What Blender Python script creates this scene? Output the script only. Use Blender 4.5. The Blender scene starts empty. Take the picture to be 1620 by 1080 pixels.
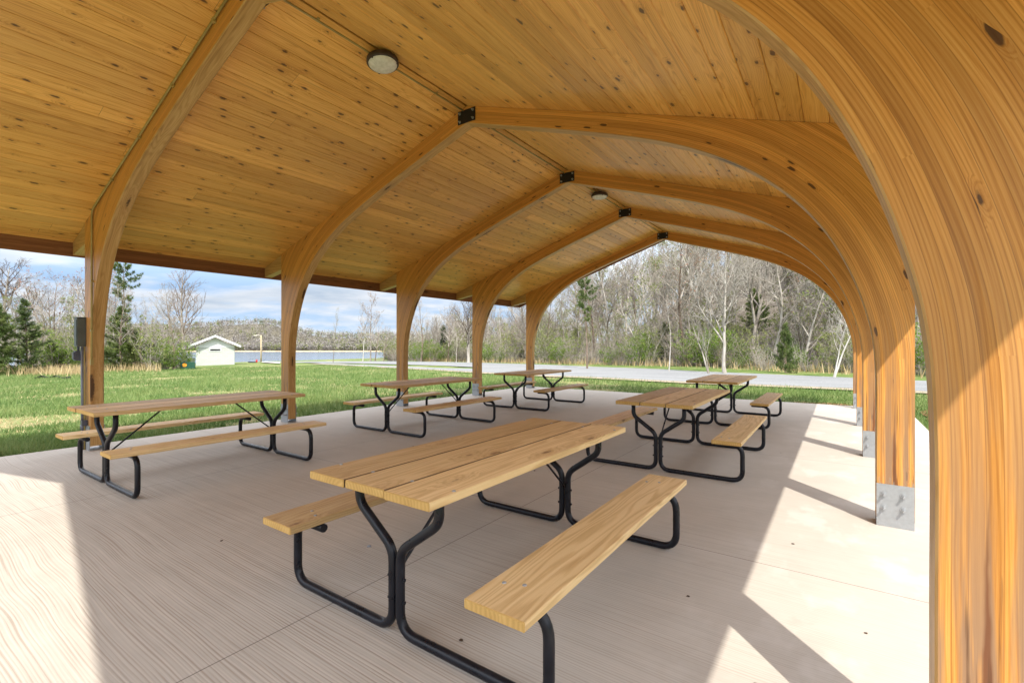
import bpy, math, random
from mathutils import Vector, Matrix, Quaternion, noise as mnoise
R = random.Random(7)
sc = bpy.context.scene
col = sc.collection
PI = math.pi

# ------------------------------------------------------------------ helpers
class MB:
    """collects faces with uv, tone and material index, then links ONE mesh object"""
    def __init__(s): s.v=[]; s.f=[]; s.uv=[]; s.t=[]; s.m=[]; s.s=[]
    def face(s, pts, uvs=None, tone=.5, mat=0, smooth=False):
        b=len(s.v); s.v.extend(tuple(p) for p in pts); s.f.append(tuple(range(b,b+len(pts))))
        s.uv.append(uvs if uvs else [(0,0)]*len(pts)); s.t.append(tone); s.m.append(mat); s.s.append(smooth)
    def idx(s, ids, uvs=None, tone=.5, mat=0, smooth=True):
        s.f.append(tuple(ids)); s.uv.append(uvs if uvs else [(0,0)]*len(ids)); s.t.append(tone); s.m.append(mat); s.s.append(smooth)
    def box(s, lo, hi, tone=.5, mat=0, ax=1):
        x0,y0,z0=lo; x1,y1,z1=hi
        P=[(x0,y0,z0),(x1,y0,z0),(x1,y1,z0),(x0,y1,z0),(x0,y0,z1),(x1,y0,z1),(x1,y1,z1),(x0,y1,z1)]
        for q in ((0,3,2,1),(4,5,6,7),(0,1,5,4),(1,2,6,5),(2,3,7,6),(3,0,4,7)):
            pts=[P[i] for i in q]
            uv=[(p[ax], p[(ax+1)%3]+p[(ax+2)%3]) for p in pts]
            s.face(pts,uv,tone,mat)
    def tube(s, pts, rad, n=8, tone=.5, mat=0, cap=True, u0=0):
        if not isinstance(rad,(list,tuple)): rad=[rad]*len(pts)
        pts=[Vector(p) for p in pts]; rings=[]; L=u0
        t=(pts[1]-pts[0]).normalized()
        up=Vector((0,0,1)) if abs(t.z)<.9 else Vector((1,0,0))
        a=t.cross(up).normalized(); us=[]
        for i,p in enumerate(pts):
            if i>0: L+=(p-pts[i-1]).length
            if 0<i<len(pts)-1: t=((pts[i+1]-p).normalized()+(p-pts[i-1]).normalized())
            elif i>0: t=p-pts[i-1]
            if t.length<1e-9: t=Vector((0,0,1))
            t=t.normalized(); a=(a-t*a.dot(t))
            a=a.normalized() if a.length>1e-6 else t.orthogonal().normalized()
            b=t.cross(a); base=len(s.v); us.append(L)
            for k in range(n):
                an=2*PI*k/n; s.v.append(tuple(p+(a*math.cos(an)+b*math.sin(an))*rad[i]))
            rings.append(base)
        for i in range(len(rings)-1):
            r0,r1=rings[i],rings[i+1]
            for k in range(n):
                k2=(k+1)%n
                s.idx((r0+k,r0+k2,r1+k2,r1+k),[(us[i],k/n*.2),(us[i],(k+1)/n*.2),(us[i+1],(k+1)/n*.2),(us[i+1],k/n*.2)],tone,mat,True)
        if cap:
            s.idx([rings[0]+k for k in range(n)][::-1],None,tone,mat,False)
            s.idx([rings[-1]+k for k in range(n)],None,tone,mat,False)
    def lathe(s, prof, n=24, c=(0,0,0), tone=.5, mat=0, smooth=True):
        rings=[]
        for r,z in prof:
            b=len(s.v); rings.append(b)
            for k in range(n):
                a=2*PI*k/n; s.v.append((c[0]+r*math.cos(a),c[1]+r*math.sin(a),c[2]+z))
        for i in range(len(rings)-1):
            for k in range(n):
                k2=(k+1)%n; s.idx((rings[i]+k,rings[i]+k2,rings[i+1]+k2,rings[i+1]+k),None,tone,mat,smooth)
    def mesh(s, name, mats):
        me=bpy.data.meshes.new(name); me.from_pydata(s.v,[],s.f)
        uvl=me.uv_layers.new(name='UVMap')
        flat=[c for f in s.uv for u in f for c in u]; uvl.data.foreach_set('uv',flat)
        at=me.attributes.new('tone','FLOAT','FACE'); at.data.foreach_set('value',s.t)
        for m in (mats if isinstance(mats,(list,tuple)) else [mats]): me.materials.append(m)
        me.polygons.foreach_set('material_index',s.m); me.polygons.foreach_set('use_smooth',s.s)
        me.update(); return me
    def build(s, name, mats, parent=None):
        return link(name, s.mesh(name,mats), parent)

def link(name, me, parent=None):
    o=bpy.data.objects.new(name,me); col.objects.link(o)
    if parent is not None: o.parent=parent
    return o
def tag(o,label=None,cat=None,group=None,kind=None):
    if label: o['label']=label
    if cat: o['category']=cat
    if group: o['group']=group
    if kind: o['kind']=kind
    return o
def empty(name,loc=(0,0,0),rz=0):
    o=bpy.data.objects.new(name,None); col.objects.link(o); o.location=loc; o.rotation_euler=(0,0,rz); o.empty_display_size=.2
    return o
def copy_tree(o,parent=None):
    c=o.copy(); col.objects.link(c)
    if parent is not None: c.parent=parent
    for ch in o.children: copy_tree(ch,c)
    return c
def fillet(pts,r,n=6):
    """round the inner corners of a polyline"""
    P=[Vector(p) for p in pts]; out=[P[0]]
    for i in range(1,len(P)-1):
        a,b,c=P[i-1],P[i],P[i+1]; d1=(a-b); d2=(c-b)
        rr=r[i-1] if isinstance(r,(list,tuple)) else r
        ang=d1.angle(d2)
        cut=min(rr/math.tan(ang/2), d1.length*.49, d2.length*.49)
        p0=b+d1.normalized()*cut; p1=b+d2.normalized()*cut
        for k in range(n+1):
            t=k/n; out.append(p0*(1-t)**2+b*2*t*(1-t)+p1*t*t)
    out.append(P[-1]); return out
def sstep(a,b,x):
    t=max(0,min(1,(x-a)/(b-a))); return t*t*(3-2*t)

# ------------------------------------------------------------------ node helper
class G:
    def __init__(s,name):
        s.m=bpy.data.materials.new(name); s.m.use_nodes=True; s.nt=s.m.node_tree
        s.b=s.nt.nodes['Principled BSDF']; s.out=s.nt.nodes['Material Output']
    def n(s,typ,props=None,**ins):
        nd=s.nt.nodes.new(typ)
        for k,v in (props or {}).items(): setattr(nd,k,v)
        for k,v in ins.items(): s.set(nd,k.replace('_',' '),v)
        return nd
    def set(s,nd,k,v):
        sk=nd.inputs[int(k[1:])] if k[0]=='#' else nd.inputs[k]
        if isinstance(v,bpy.types.NodeSocket): s.nt.links.new(v,sk)
        else: sk.default_value=v
    def math(s,op,a,b=None,c=None,clamp=False):
        nd=s.nt.nodes.new('ShaderNodeMath'); nd.operation=op; nd.use_clamp=clamp
        for i,x in enumerate((a,b,c)):
            if x is None: continue
            if isinstance(x,bpy.types.NodeSocket): s.nt.links.new(x,nd.inputs[i])
            else: nd.inputs[i].default_value=x
        return nd.outputs[0]
    def xyz(s,x,y,z=0.):
        return s.n('ShaderNodeCombineXYZ',X=x,Y=y,Z=z).outputs[0]
    def sep(s,v):
        return s.n('ShaderNodeSeparateXYZ',Vector=v).outputs
    def noise(s,vec,scale=1.,detail=2.,rough=.5,dist=0.,dim='3D'):
        nd=s.n('ShaderNodeTexNoise',{'noise_dimensions':dim},Vector=vec,Scale=scale,Detail=detail,Roughness=rough,Distortion=dist)
        return nd.outputs['Fac']
    def ramp(s,fac,stops,interp='LINEAR'):
        nd=s.n('ShaderNodeValToRGB',Fac=fac); cr=nd.color_ramp; cr.interpolation=interp
        while len(cr.elements)<len(stops): cr.elements.new(.5)
        for e,(p,c) in zip(cr.elements,stops):
            e.position=p; e.color=(c[0],c[1],c[2],1) if isinstance(c,(tuple,list)) else (c,c,c,1)
        return nd.outputs['Color']
    def mix(s,fac,a,b,mode='MIX'):
        nd=s.nt.nodes.new('ShaderNodeMix'); nd.data_type='RGBA'; nd.blend_type=mode; nd.clamp_factor=True
        for i,x in ((0,fac),(6,a),(7,b)):
            if isinstance(x,bpy.types.NodeSocket): s.nt.links.new(x,nd.inputs[i])
            else: nd.inputs[i].default_value=x if i==0 else (x[0],x[1],x[2],1)
        return nd.outputs[2]
    def remap(s,x,a,b,c=0.,d=1.):
        nd=s.n('ShaderNodeMapRange',{'clamp':True},Value=x)
        nd.inputs[1].default_value=a; nd.inputs[2].default_value=b; nd.inputs[3].default_value=c; nd.inputs[4].default_value=d
        return nd.outputs[0]
    def bump(s,h,strength=.3,dist=.01):
        nd=s.n('ShaderNodeBump',Height=h,Strength=strength,Distance=dist); s.set(s.b,'Normal',nd.outputs[0])
    def uv(s): return s.sep(s.n('ShaderNodeUVMap').outputs[0])
    def attr(s,name='tone'): return s.n('ShaderNodeAttribute',{'attribute_name':name}).outputs['Fac']
    def pos(s): return s.n('ShaderNodeNewGeometry').outputs['Position']
    def rnd(s): return s.n('ShaderNodeObjectInfo').outputs['Random']
    def fin(s,color=None,rough=.6,spec=.3,metal=0.):
        if color is not None: s.set(s.b,'Base Color',color if isinstance(color,bpy.types.NodeSocket) else (*color,1))
        s.set(s.b,'Roughness',rough); s.set(s.b,'Specular IOR Level',spec); s.set(s.b,'Metallic',metal)
        return s.m

def wood(name, dark, mid, light, knot=(.05,.02,.008), kdens=(1.6,5.2), kthr=.45, rings=46., lam=0., seg=0., tonev=.35,
         rough=.5, spec=.3, ring_k=(.26,.34,.42), warpk=26., clump=0., useobj=False, stain=0., kr=.17, bumpk=.15, streak=.35):
    g=G(name); U=g.uv(); u,v=U[0],U[1]; tone=g.attr()
    if useobj: tone=g.math('FRACT',g.math('ADD',tone,g.rnd()))
    if lam:
        li=g.math('FLOOR',g.math('DIVIDE',v,lam))
        r1=g.n('ShaderNodeTexWhiteNoise',{'noise_dimensions':'2D'},Vector=g.xyz(li,g.math('MULTIPLY',tone,91.))).outputs['Value']
        si=g.math('FLOOR',g.math('DIVIDE',g.math('ADD',u,g.math('MULTIPLY',r1,9.)),seg))
        tn=g.math('ADD',g.math('MULTIPLY',r1,.55),g.math('MULTIPLY',g.n('ShaderNodeTexWhiteNoise',{'noise_dimensions':'3D'},Vector=g.xyz(li,si,g.math('MULTIPLY',tone,37.))).outputs['Value'],.45))
    else: tn=tone
    off=g.math('MULTIPLY',tn,57.)
    uo=g.math('ADD',u,off)
    # knots
    kv=g.n('ShaderNodeTexVoronoi',{'voronoi_dimensions':'2D'},Vector=g.xyz(g.math('MULTIPLY',uo,kdens[0]),g.math('MULTIPLY',g.math('ADD',v,off),kdens[1])),Scale=1.,Randomness=1.)
    kd=g.math('ADD',kv.outputs['Distance'],g.math('MULTIPLY',g.math('SUBTRACT',g.noise(g.xyz(g.math('MULTIPLY',uo,30.),g.math('MULTIPLY',v,60.)),1.,2.),.5),.12))
    kc=g.sep(kv.outputs['Color'])
    pres=g.math('GREATER_THAN',kc[0],kthr) if not clump else g.math('GREATER_THAN',kc[0],g.math('MULTIPLY_ADD',g.math('SUBTRACT',g.noise(g.xyz(g.math('MULTIPLY',u,.9),g.math('MULTIPLY',v,2.2),tone),1.,2.),.5),clump*1.6,kthr))
    krr=g.math('MULTIPLY',g.math('ADD',kc[1],.35),kr)
    kn=g.math('MULTIPLY',g.remap(g.math('SUBTRACT',kd,krr),.02,-.03),pres)
    halo=g.math('MULTIPLY',g.remap(g.math('SUBTRACT',kd,krr),.22,.0),pres)
    # grain
    warp=g.noise(g.xyz(g.math('MULTIPLY',uo,.7),g.math('MULTIPLY',v,7.),off),1.,2.5)
    ph=g.math('ADD',g.math('MULTIPLY',v,rings*2),g.math('MULTIPLY',warp,warpk))
    ph=g.math('ADD',ph,g.math('MULTIPLY',halo,5.))
    rg=g.remap(g.math('SINE',g.math('MULTIPLY',ph,3.14)),-.95,.35)
    fine=g.remap(g.noise(g.xyz(g.math('MULTIPLY',uo,3.2),g.math('MULTIPLY',v,230.),off),1.,4.,.7),.3,.7)
    big=g.remap(g.noise(g.xyz(g.math('MULTIPLY',uo,.45),g.math('MULTIPLY',v,22.),off),1.,3.,.55),.28,.72)
    val=g.math('ADD',g.math('MULTIPLY',rg,ring_k[0]),g.math('ADD',g.math('MULTIPLY',fine,ring_k[1]),g.math('MULTIPLY',big,ring_k[2])))
    c=g.ramp(val,[(.12,dark),(.5,mid),(.88,light)])
    # dark mineral streaks
    st=g.noise(g.xyz(g.math('MULTIPLY',uo,.5),g.math('MULTIPLY',v,34.),g.math('ADD',off,9.)),1.,2.5)
    c=g.mix(g.math('MULTIPLY',g.remap(st,.62,.78),streak),c,(dark[0]*.45,dark[1]*.36,dark[2]*.3))
    br=g.remap(tn,0,1,1-tonev,1+tonev*.55)
    bc=g.n('ShaderNodeCombineColor',Red=br,Green=g.math('POWER',br,1.12),Blue=g.math('POWER',br,1.25)).outputs[0]
    c=g.mix(1.,c,bc,'MULTIPLY')
    c=g.mix(g.math('MULTIPLY',halo,.35),c,(dark[0]*.8,dark[1]*.7,dark[2]*.6))
    c=g.mix(g.math('MULTIPLY',kn,.88),c,knot)
    if lam:
        fr=g.math('FRACT',g.math('DIVIDE',v,lam)); ed=g.math('ABSOLUTE',g.math('SUBTRACT',fr,.5))
        c=g.mix(g.math('MULTIPLY',g.remap(ed,.455,.49),.6),c,(dark[0]*.5,dark[1]*.45,dark[2]*.4))
        fu=g.math('FRACT',g.math('DIVIDE',g.math('ADD',u,g.math('MULTIPLY',r1,9.)),seg))
    if stain:
        # water marks that climb from the foot of the post
        z=g.sep(g.pos())[2]
        sn=g.noise(g.xyz(g.math('MULTIPLY',u,.9),g.math('MULTIPLY',v,38.),3.),1.,4.,.6)
        wz=g.noise(g.xyz(g.math('MULTIPLY',u,.7),g.math('MULTIPLY',v,18.),7.),1.,4.,.6)
        we=g.math('MULTIPLY',g.remap(wz,.40,.54),g.remap(z,1.9,.6,0.,.85))
        c=g.mix(we,c,(.25,.155,.095))
        ck=g.math('ABSOLUTE',g.math('ADD',g.math('SUBTRACT',v,.112),g.math('MULTIPLY',g.math('SUBTRACT',g.noise(g.xyz(g.math('MULTIPLY',u,3.),1.,2.),1.,3.),.5),.035)))
        cw=g.math('MULTIPLY',g.remap(z,.1,1.0,.022,0.),g.math('ADD',.45,g.noise(g.xyz(g.math('MULTIPLY',u,6.),g.math('MULTIPLY',v,30.),5.),1.,3.)))
        c=g.mix(g.math('MULTIPLY',g.remap(g.math('SUBTRACT',cw,ck),-.002,.006),.85),c,(.14,.045,.016))
        lev=g.remap(z,.05,1.5,.10,.30)
        sm=g.remap(g.math('SUBTRACT',sn,lev),.41,.47)
        c=g.mix(g.math('MULTIPLY',sm,stain),c,(.10,.042,.018))
        pk=g.remap(g.math('SUBTRACT',g.noise(g.xyz(g.math('MULTIPLY',u,9.),g.math('MULTIPLY',v,60.),8.),1.,3.),g.remap(z,.05,.7,0,.4)),.40,.5)
        c=g.mix(g.math('MULTIPLY',pk,stain*.8),c,(.3,.26,.2))
    rr=g.remap(fine,0,1,rough-.08,rough+.12)
    g.bump(g.math('ADD',g.math('MULTIPLY',val,1.),g.math('MULTIPLY',kn,-.6)),bumpk,.004)
    return g.fin(c,rr,spec)

# ------------------------------------------------------------------ materials
M={}
M['deck']=wood('pine_deck',(.54,.25,.045),(.77,.392,.092),(.87,.51,.15),kdens=(3.0,6.6),kthr=.50,tonev=.19,clump=.9,rough=.34,spec=.5,kr=.09,streak=.5,knot=(.07,.028,.010))
M['glulam']=wood('laminated_timber',(.44,.175,.030),(.62,.275,.056),(.73,.375,.098),streak=.18,ring_k=(.28,.50,.22),warpk=11.,lam=.036,seg=3.2,kdens=(4.2,15.),kthr=.90,tonev=.30,rings=75,rough=.38,spec=.4,stain=.75,kr=.16)
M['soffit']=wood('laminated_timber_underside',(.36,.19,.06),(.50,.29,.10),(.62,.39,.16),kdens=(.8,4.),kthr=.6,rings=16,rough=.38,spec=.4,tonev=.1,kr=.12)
M['fascia']=wood('stained_fascia',(.15,.06,.022),(.23,.095,.036),(.31,.14,.055),kthr=.8,tonev=.15,rough=.5)
M['table']=wood('treated_pine',(.52,.34,.15),(.68,.48,.24),(.78,.58,.32),kdens=(1.3,4.2),kthr=.55,rings=26,tonev=.3,rough=.55,spec=.3,useobj=True,kr=.05,bumpk=.35,knot=(.20,.10,.04),streak=.12,ring_k=(.36,.30,.30),warpk=20.)
def m_endgrain():
    g=G('end_grain'); U=g.uv(); n=g.noise(g.xyz(U[0],U[1],g.attr()),9.,3.)
    d=g.math('SINE',g.math('MULTIPLY',g.math('ADD',g.math('SQRT',g.math('ADD',g.math('POWER',g.math('SUBTRACT',U[0],.1),2.),g.math('POWER',g.math('ADD',U[1],.06),2.))),g.math('MULTIPLY',n,.05)),300.))
    v=g.math('ADD',g.math('MULTIPLY',d,.10),g.math('MULTIPLY_ADD',n,.6,.2))
    return g.fin(g.ramp(v,[(.1,(.36,.21,.06)),(.55,(.56,.35,.12)),(.95,(.68,.46,.19))]),.7,.2)
M['endgrain']=m_endgrain()
M['seamshade']=wood('plank_seam_shade',(.10,.06,.028),(.16,.10,.05),(.22,.15,.08))  # darker brown painted on facing plank sides so the gaps read as shaded seams
def m_pipe():
    g=G('black_powder_coat'); n=g.noise(g.pos(),14.,3.)
    return g.fin(g.ramp(n,[(.3,(.006,.0065,.010)),(.7,(.013,.0135,.019))]),g.remap(n,.3,.7,.24,.38),.3)
M['pipe']=m_pipe()
def m_galv():
    g=G('galvanised_steel'); n=g.noise(g.pos(),38.,3.); v=g.n('ShaderNodeTexVoronoi',Vector=g.pos(),Scale=70.).outputs['Color']
    f=g.math('MULTIPLY_ADD',g.sep(v)[0],.2,g.math('MULTIPLY',n,.8))
    return g.fin(g.ramp(f,[(.2,(.33,.345,.36)),(.8,(.40,.415,.43))]),g.remap(n,.3,.7,.38,.58),.5,.55)
M['galv']=m_galv()
def flat(name,c,rough=.6,spec=.3,metal=0.,var=.18,scale=6.):
    g=G(name); n=g.noise(g.pos(),scale,4.)
    return g.fin(g.ramp(n,[(.25,tuple(x*(1-var) for x in c)),(.75,tuple(min(1,x*(1+var)) for x in c))]),rough,spec,metal)
M['blackplate']=flat('black_plate_paint',(.014,.013,.013),.45)
M['conduit']=flat('conduit_paint',(.36,.27,.09),.4,.4)
M['boxgreen']=flat('electrical_box_grey',(.085,.10,.095),.45,.4)
M['meter']=flat('socket_box_grey',(.085,.09,.12),.45,.4)
M['steelpipe']=flat('grey_conduit_pipe',(.17,.175,.21),.4,.5,.3)
M['lampbody']=flat('bronze_lamp_body',(.05,.03,.022),.45,.4)
def m_lens():
    g=G('ribbed_lamp_lens'); P=g.sep(g.n('ShaderNodeTexCoord').outputs['Object'])
    r=g.math('SQRT',g.math('ADD',g.math('POWER',P[0],2.),g.math('POWER',P[1],2.)))
    g.bump(g.math('SINE',g.math('MULTIPLY',r,520.)),.5,.004)
    n=g.noise(g.n('ShaderNodeTexCoord').outputs['Object'],22.,3.)
    return g.fin(g.ramp(n,[(.3,(.68,.66,.58)),(.7,(.85,.83,.77))]),.25,.5)
M['lens']=m_lens()
M['roofmetal']=flat('roof_cover',(.10,.075,.06),.6)
def m_concrete():
    g=G('broom_finished_concrete'); p=g.pos(); P=g.sep(p); x,y=P[0],P[1]
    warp=g.noise(g.xyz(g.math('MULTIPLY',x,.55),g.math('MULTIPLY',y,.9)),1.,2.)
    amp=g.remap(g.noise(g.xyz(g.math('MULTIPLY',x,.3),g.math('MULTIPLY',y,.4),4.),1.,1.),.35,.7,.03,.09)
    # hand-drawn comb lines wander more towards the open gable end
    wl=g.math('MULTIPLY',g.remap(g.math('ADD',y,g.math('MULTIPLY',x,.28)),.9,-1.4),.18)
    yy=g.math('ADD',y,g.math('MULTIPLY',g.math('SUBTRACT',warp,.5),g.math('ADD',amp,wl)))
    jit=g.noise(g.xyz(g.math('MULTIPLY',x,.7),g.math('MULTIPLY',yy,16.),1.),1.,2.)
    comb=g.math('SINE',g.math('ADD',g.math('MULTIPLY',yy,400.),g.math('MULTIPLY',jit,13.)))
    br=g.noise(g.xyz(g.math('MULTIPLY',x,.8),g.math('MULTIPLY',yy,95.)),1.,2.5,.6)
    ln=g.math('ADD',g.math('MULTIPLY',g.math('MULTIPLY_ADD',comb,.5,.5),.24),g.math('MULTIPLY',br,.76))
    near=g.remap(g.noise(g.xyz(g.math('MULTIPLY',x,.35),g.math('MULTIPLY',y,.35),7.),1.,2.),.25,.75,.35,1.)
    fade=g.math('MULTIPLY',g.remap(y,7.,1.5,.25,1.),g.remap(x,.6,-1.6,.25,1.))
    k=g.math('MULTIPLY',near,fade)
    blot=g.noise(p,.55,4.,.55); blot2=g.noise(p,3.3,4.,.6)
    b=g.math('ADD',g.math('MULTIPLY',blot,.55),g.math('MULTIPLY',blot2,.45))
    c=g.ramp(b,[(.25,(.385,.35,.312)),(.5,(.44,.402,.358)),(.75,(.49,.45,.405))])
    dk=g.math('MULTIPLY',g.remap(ln,.46,.33),k)
    c=g.mix(g.math('MULTIPLY',dk,.66),c,(.23,.17,.125))
    lt=g.math('MULTIPLY',g.remap(ln,.54,.66),k)
    c=g.mix(g.math('MULTIPLY',lt,.5),c,(.62,.56,.49))
    # efflorescence by the right hand posts
    ef=g.math('MULTIPLY',g.remap(g.noise(g.xyz(g.math('MULTIPLY',x,2.4),g.math('MULTIPLY',y,1.5)),1.,4.,.6),.53,.63),g.remap(x,-1.0,-.2))
    c=g.mix(g.math('MULTIPLY',ef,.30),c,(.62,.60,.57))
    # grit and small stains
    vo=g.n('ShaderNodeTexVoronoi',Vector=g.xyz(x,y),Scale=2.1); sp=g.math('MULTIPLY',g.math('LESS_THAN',vo.outputs['Distance'],g.math('MULTIPLY',g.sep(vo.outputs['Color'])[1],.035)),g.math('GREATER_THAN',g.sep(vo.outputs['Color'])[0],.45))
    c=g.mix(g.math('MULTIPLY',sp,.7),c,(.10,.08,.065))
    ds=g.remap(g.noise(g.xyz(g.math('MULTIPLY',x,1.7),g.math('MULTIPLY',y,2.6),2.),1.,5.,.65),.66,.76)
    c=g.mix(g.math('MULTIPLY',ds,.28),c,(.24,.18,.14))
    # saw-cut control joints
    jt=None
    wob=g.math('MULTIPLY',g.math('SUBTRACT',g.noise(p,5.,3.),.5),.006)
    for ax,vals in ((x,(-5.69,-2.29)),(y,(3.44,6.86,10.28,.02))):
        for vv in vals:
            d=g.math('LESS_THAN',g.math('ABSOLUTE',g.math('ADD',g.math('SUBTRACT',ax,vv),wob)),.0035)
            jt=d if jt is None else g.math('MAXIMUM',jt,d)
    c=g.mix(g.math('MULTIPLY',jt,.72),c,(.10,.08,.07))
    h=g.math('ADD',g.math('MULTIPLY',g.math('MULTIPLY',ln,k),1.),g.math('MULTIPLY',jt,-1.5))
    g.bump(h,.35,.006)
    return g.fin(c,.72,.25)
M['concrete']=m_concrete()
def m_ground():
    g=G('lawn_soil'); p=g.pos(); P=g.sep(p)
    a=g.noise(p,.16,4.,.6); b=g.noise(p,1.3,4.,.65); f=g.noise(p,9.,4.,.7)
    v=g.math('ADD',g.math('MULTIPLY',a,.38),g.math('ADD',g.math('MULTIPLY',b,.32),g.math('MULTIPLY',f,.30)))
    c=g.ramp(v,[(.36,(.045,.085,.02)),(.45,(.085,.135,.032)),(.53,(.15,.18,.06)),(.60,(.25,.225,.11)),(.74,(.34,.275,.155))])
    # leaf litter on the wooded hillside
    lit=g.math('ADD',g.math('MULTIPLY',b,.5),g.math('MULTIPLY',g.noise(p,5.,5.,.75),.5))
    lc=g.ramp(lit,[(.3,(.06,.05,.04)),(.5,(.125,.107,.088)),(.7,(.21,.185,.155))])
    edge=g.math('ADD',P[1],g.math('MULTIPLY',P[0],.37))
    wood_=g.remap(g.math('ADD',edge,g.math('MULTIPLY',b,3.)),31.,34.5)
    left=g.remap(P[0],-95.,-60.)
    c=g.mix(g.math('MULTIPLY',wood_,left),c,lc)
    g.bump(g.math('ADD',f,g.math('MULTIPLY',b,2.)),.8,.05)
    return g.fin(c,.9,.1)
M['ground']=m_ground()
def m_gravel():
    g=G('crushed_gravel'); p=g.pos(); n=g.noise(p,18.,5.,.75); b=g.noise(p,.35,3.); P=g.sep(p)
    tr=g.noise(g.xyz(g.math('MULTIPLY',P[0],.12),g.math('MULTIPLY',P[1],1.6)),1.,3.)
    v=g.math('ADD',g.math('MULTIPLY',n,.5),g.math('ADD',g.math('MULTIPLY',b,.2),g.math('MULTIPLY',tr,.3)))
    c=g.ramp(v,[(.3,(.13,.135,.14)),(.5,(.20,.205,.21)),(.7,(.27,.27,.27))])
    g.bump(n,.7,.03)
    return g.fin(c,.9,.15)
M['gravel']=m_gravel()
M['sandedge']=flat('pale_road_edging',(.29,.24,.175),.9,.1,0,.2,3.)
def m_leaf(name,c0,c1,c2,tr=.35):
    g=G(name); t=g.attr(); n=g.noise(g.pos(),1.1,2.)
    f=g.math('ADD',g.math('MULTIPLY',t,.55),g.math('ADD',g.math('MULTIPLY',n,.3),g.math('MULTIPLY',g.rnd(),.15)))
    c=g.ramp(f,[(.15,c0),(.5,c1),(.85,c2)])
    g.fin(c,.6,.25)
    t2=g.n('ShaderNodeBsdfTranslucent',Color=c)
    mx=g.n('ShaderNodeMixShader',Fac=tr); g.nt.links.new(g.b.outputs[0],mx.inputs[1]); g.nt.links.new(t2.outputs[0],mx.inputs[2])
    g.nt.links.new(mx.outputs[0],g.out.inputs[0]); return g.m
M['blade']=m_leaf('grass_blade',(.035,.08,.018),(.115,.19,.05),(.26,.30,.11),.3)
M['drygrass']=m_leaf('dry_grass',(.26,.19,.09),(.42,.32,.17),(.55,.45,.27),.2)
M['leafgreen']=m_leaf('fresh_green_leaves',(.06,.11,.015),(.13,.21,.03),(.24,.32,.05),.4)
M['leafyel']=m_leaf('yellow_green_buds',(.10,.13,.035),(.20,.235,.07),(.33,.33,.12),.4)
M['leafred']=m_leaf('reddish_buds',(.17,.07,.045),(.30,.14,.09),(.42,.25,.17),.3)
M['leafdry']=m_leaf('withered_brown_leaves',(.14,.075,.045),(.27,.165,.10),(.40,.27,.18),.2)
M['needle']=m_leaf('pine_needles',(.028,.055,.014),(.085,.125,.03),(.20,.235,.07),.2)
M['cedar']=m_leaf('cedar_foliage',(.014,.035,.014),(.035,.065,.022),(.085,.115,.03),.2)
def m_bark(name,c0,c1,c2,sc=5.):
    g=G(name); p=g.pos(); P=g.sep(p)
    n=g.noise(g.xyz(g.math('MULTIPLY',P[0],sc),g.math('MULTIPLY',P[1],sc),g.math('MULTIPLY',P[2],sc*.35)),1.,4.,.65)
    t=g.math('MULTIPLY_ADD',g.math('SUBTRACT',g.rnd(),.5),.3,n)
    return g.fin(g.ramp(t,[(.3,c0),(.5,c1),(.7,c2)]),.85,.1)
M['bark']=m_bark('grey_bark',(.15,.125,.105),(.29,.26,.225),(.44,.405,.365))
M['barkpale']=m_bark('pale_bark',(.20,.18,.15),(.37,.345,.305),(.52,.50,.46),3.)
M['barkdark']=m_bark('brown_bark',(.07,.05,.038),(.14,.105,.08),(.24,.19,.15))
M['twig']=m_bark('grey_twigs',(.17,.145,.12),(.30,.268,.23),(.44,.405,.36),1.5)
def m_water():
    g=G('lake_water'); p=g.pos(); P=g.sep(p)
    n=g.noise(g.xyz(g.math('MULTIPLY',P[0],.5),g.math('MULTIPLY',P[1],.5)),1.,3.); g.bump(n,.25,.06)
    return g.fin((.10,.15,.225),.16,.5)
M['water']=m_water()
M['bank']=flat('sandy_bank',(.46,.37,.25),.9,.1,0,.25,.2)
def m_hill():
    g=G('wooded_hill_floor'); p=g.pos(); n=g.noise(p,.06,5.,.7); f=g.noise(p,.5,4.,.7)
    v=g.math('ADD',g.math('MULTIPLY',n,.5),g.math('MULTIPLY',f,.5))
    return g.fin(g.ramp(v,[(.3,(.05,.05,.035)),(.5,(.11,.10,.075)),(.7,(.17,.15,.115))]),.95,.05)
M['hill']=m_hill()
M['farwood']=m_leaf('far_bare_canopy',(.14,.125,.115),(.23,.21,.19),(.31,.285,.26),.1)
M['fargreen']=m_leaf('far_green_canopy',(.06,.075,.03),(.14,.16,.055),(.25,.27,.09),.2)
def m_block():
    g=G('painted_block_wall'); P=g.sep(g.n('ShaderNodeTexCoord').outputs['Object'])
    br=g.n('ShaderNodeTexBrick',Vector=g.xyz(g.math('ADD',P[0],P[1]),P[2]),Scale=1.,Mortar_Size=.012,Brick_Width=.4,Row_Height=.2)
    br.inputs['Color1'].default_value=(.42,.45,.43,1); br.inputs['Color2'].default_value=(.47,.50,.48,1); br.inputs['Mortar'].default_value=(.33,.35,.34,1)
    g.bump(br.outputs['Fac'],-.4,.02)
    n=g.noise(g.pos(),1.2,4.)
    return g.fin(g.mix(g.remap(n,.4,.75,0,.35),br.outputs['Color'],(.45,.46,.42)),.8,.2)
M['block']=m_block()
M['white']=flat('white_trim_paint',(.66,.68,.70),.5,.3,0,.06)
M['shingle']=flat('grey_roof_shingles',(.35,.36,.37),.8)
M['dark']=flat('dark_window',(.02,.022,.025),.3,.5)
M['utilgreen']=flat('utility_box_green',(.02,.075,.05),.5)
M['orange']=flat('warning_sticker',(.75,.30,.03),.5)
M['wood_pole']=flat('weathered_pole',(.42,.34,.22),.8)
M['concgrey']=flat('pale_concrete',(.6,.57,.52),.85,.2,0,.12,1.5)
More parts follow.
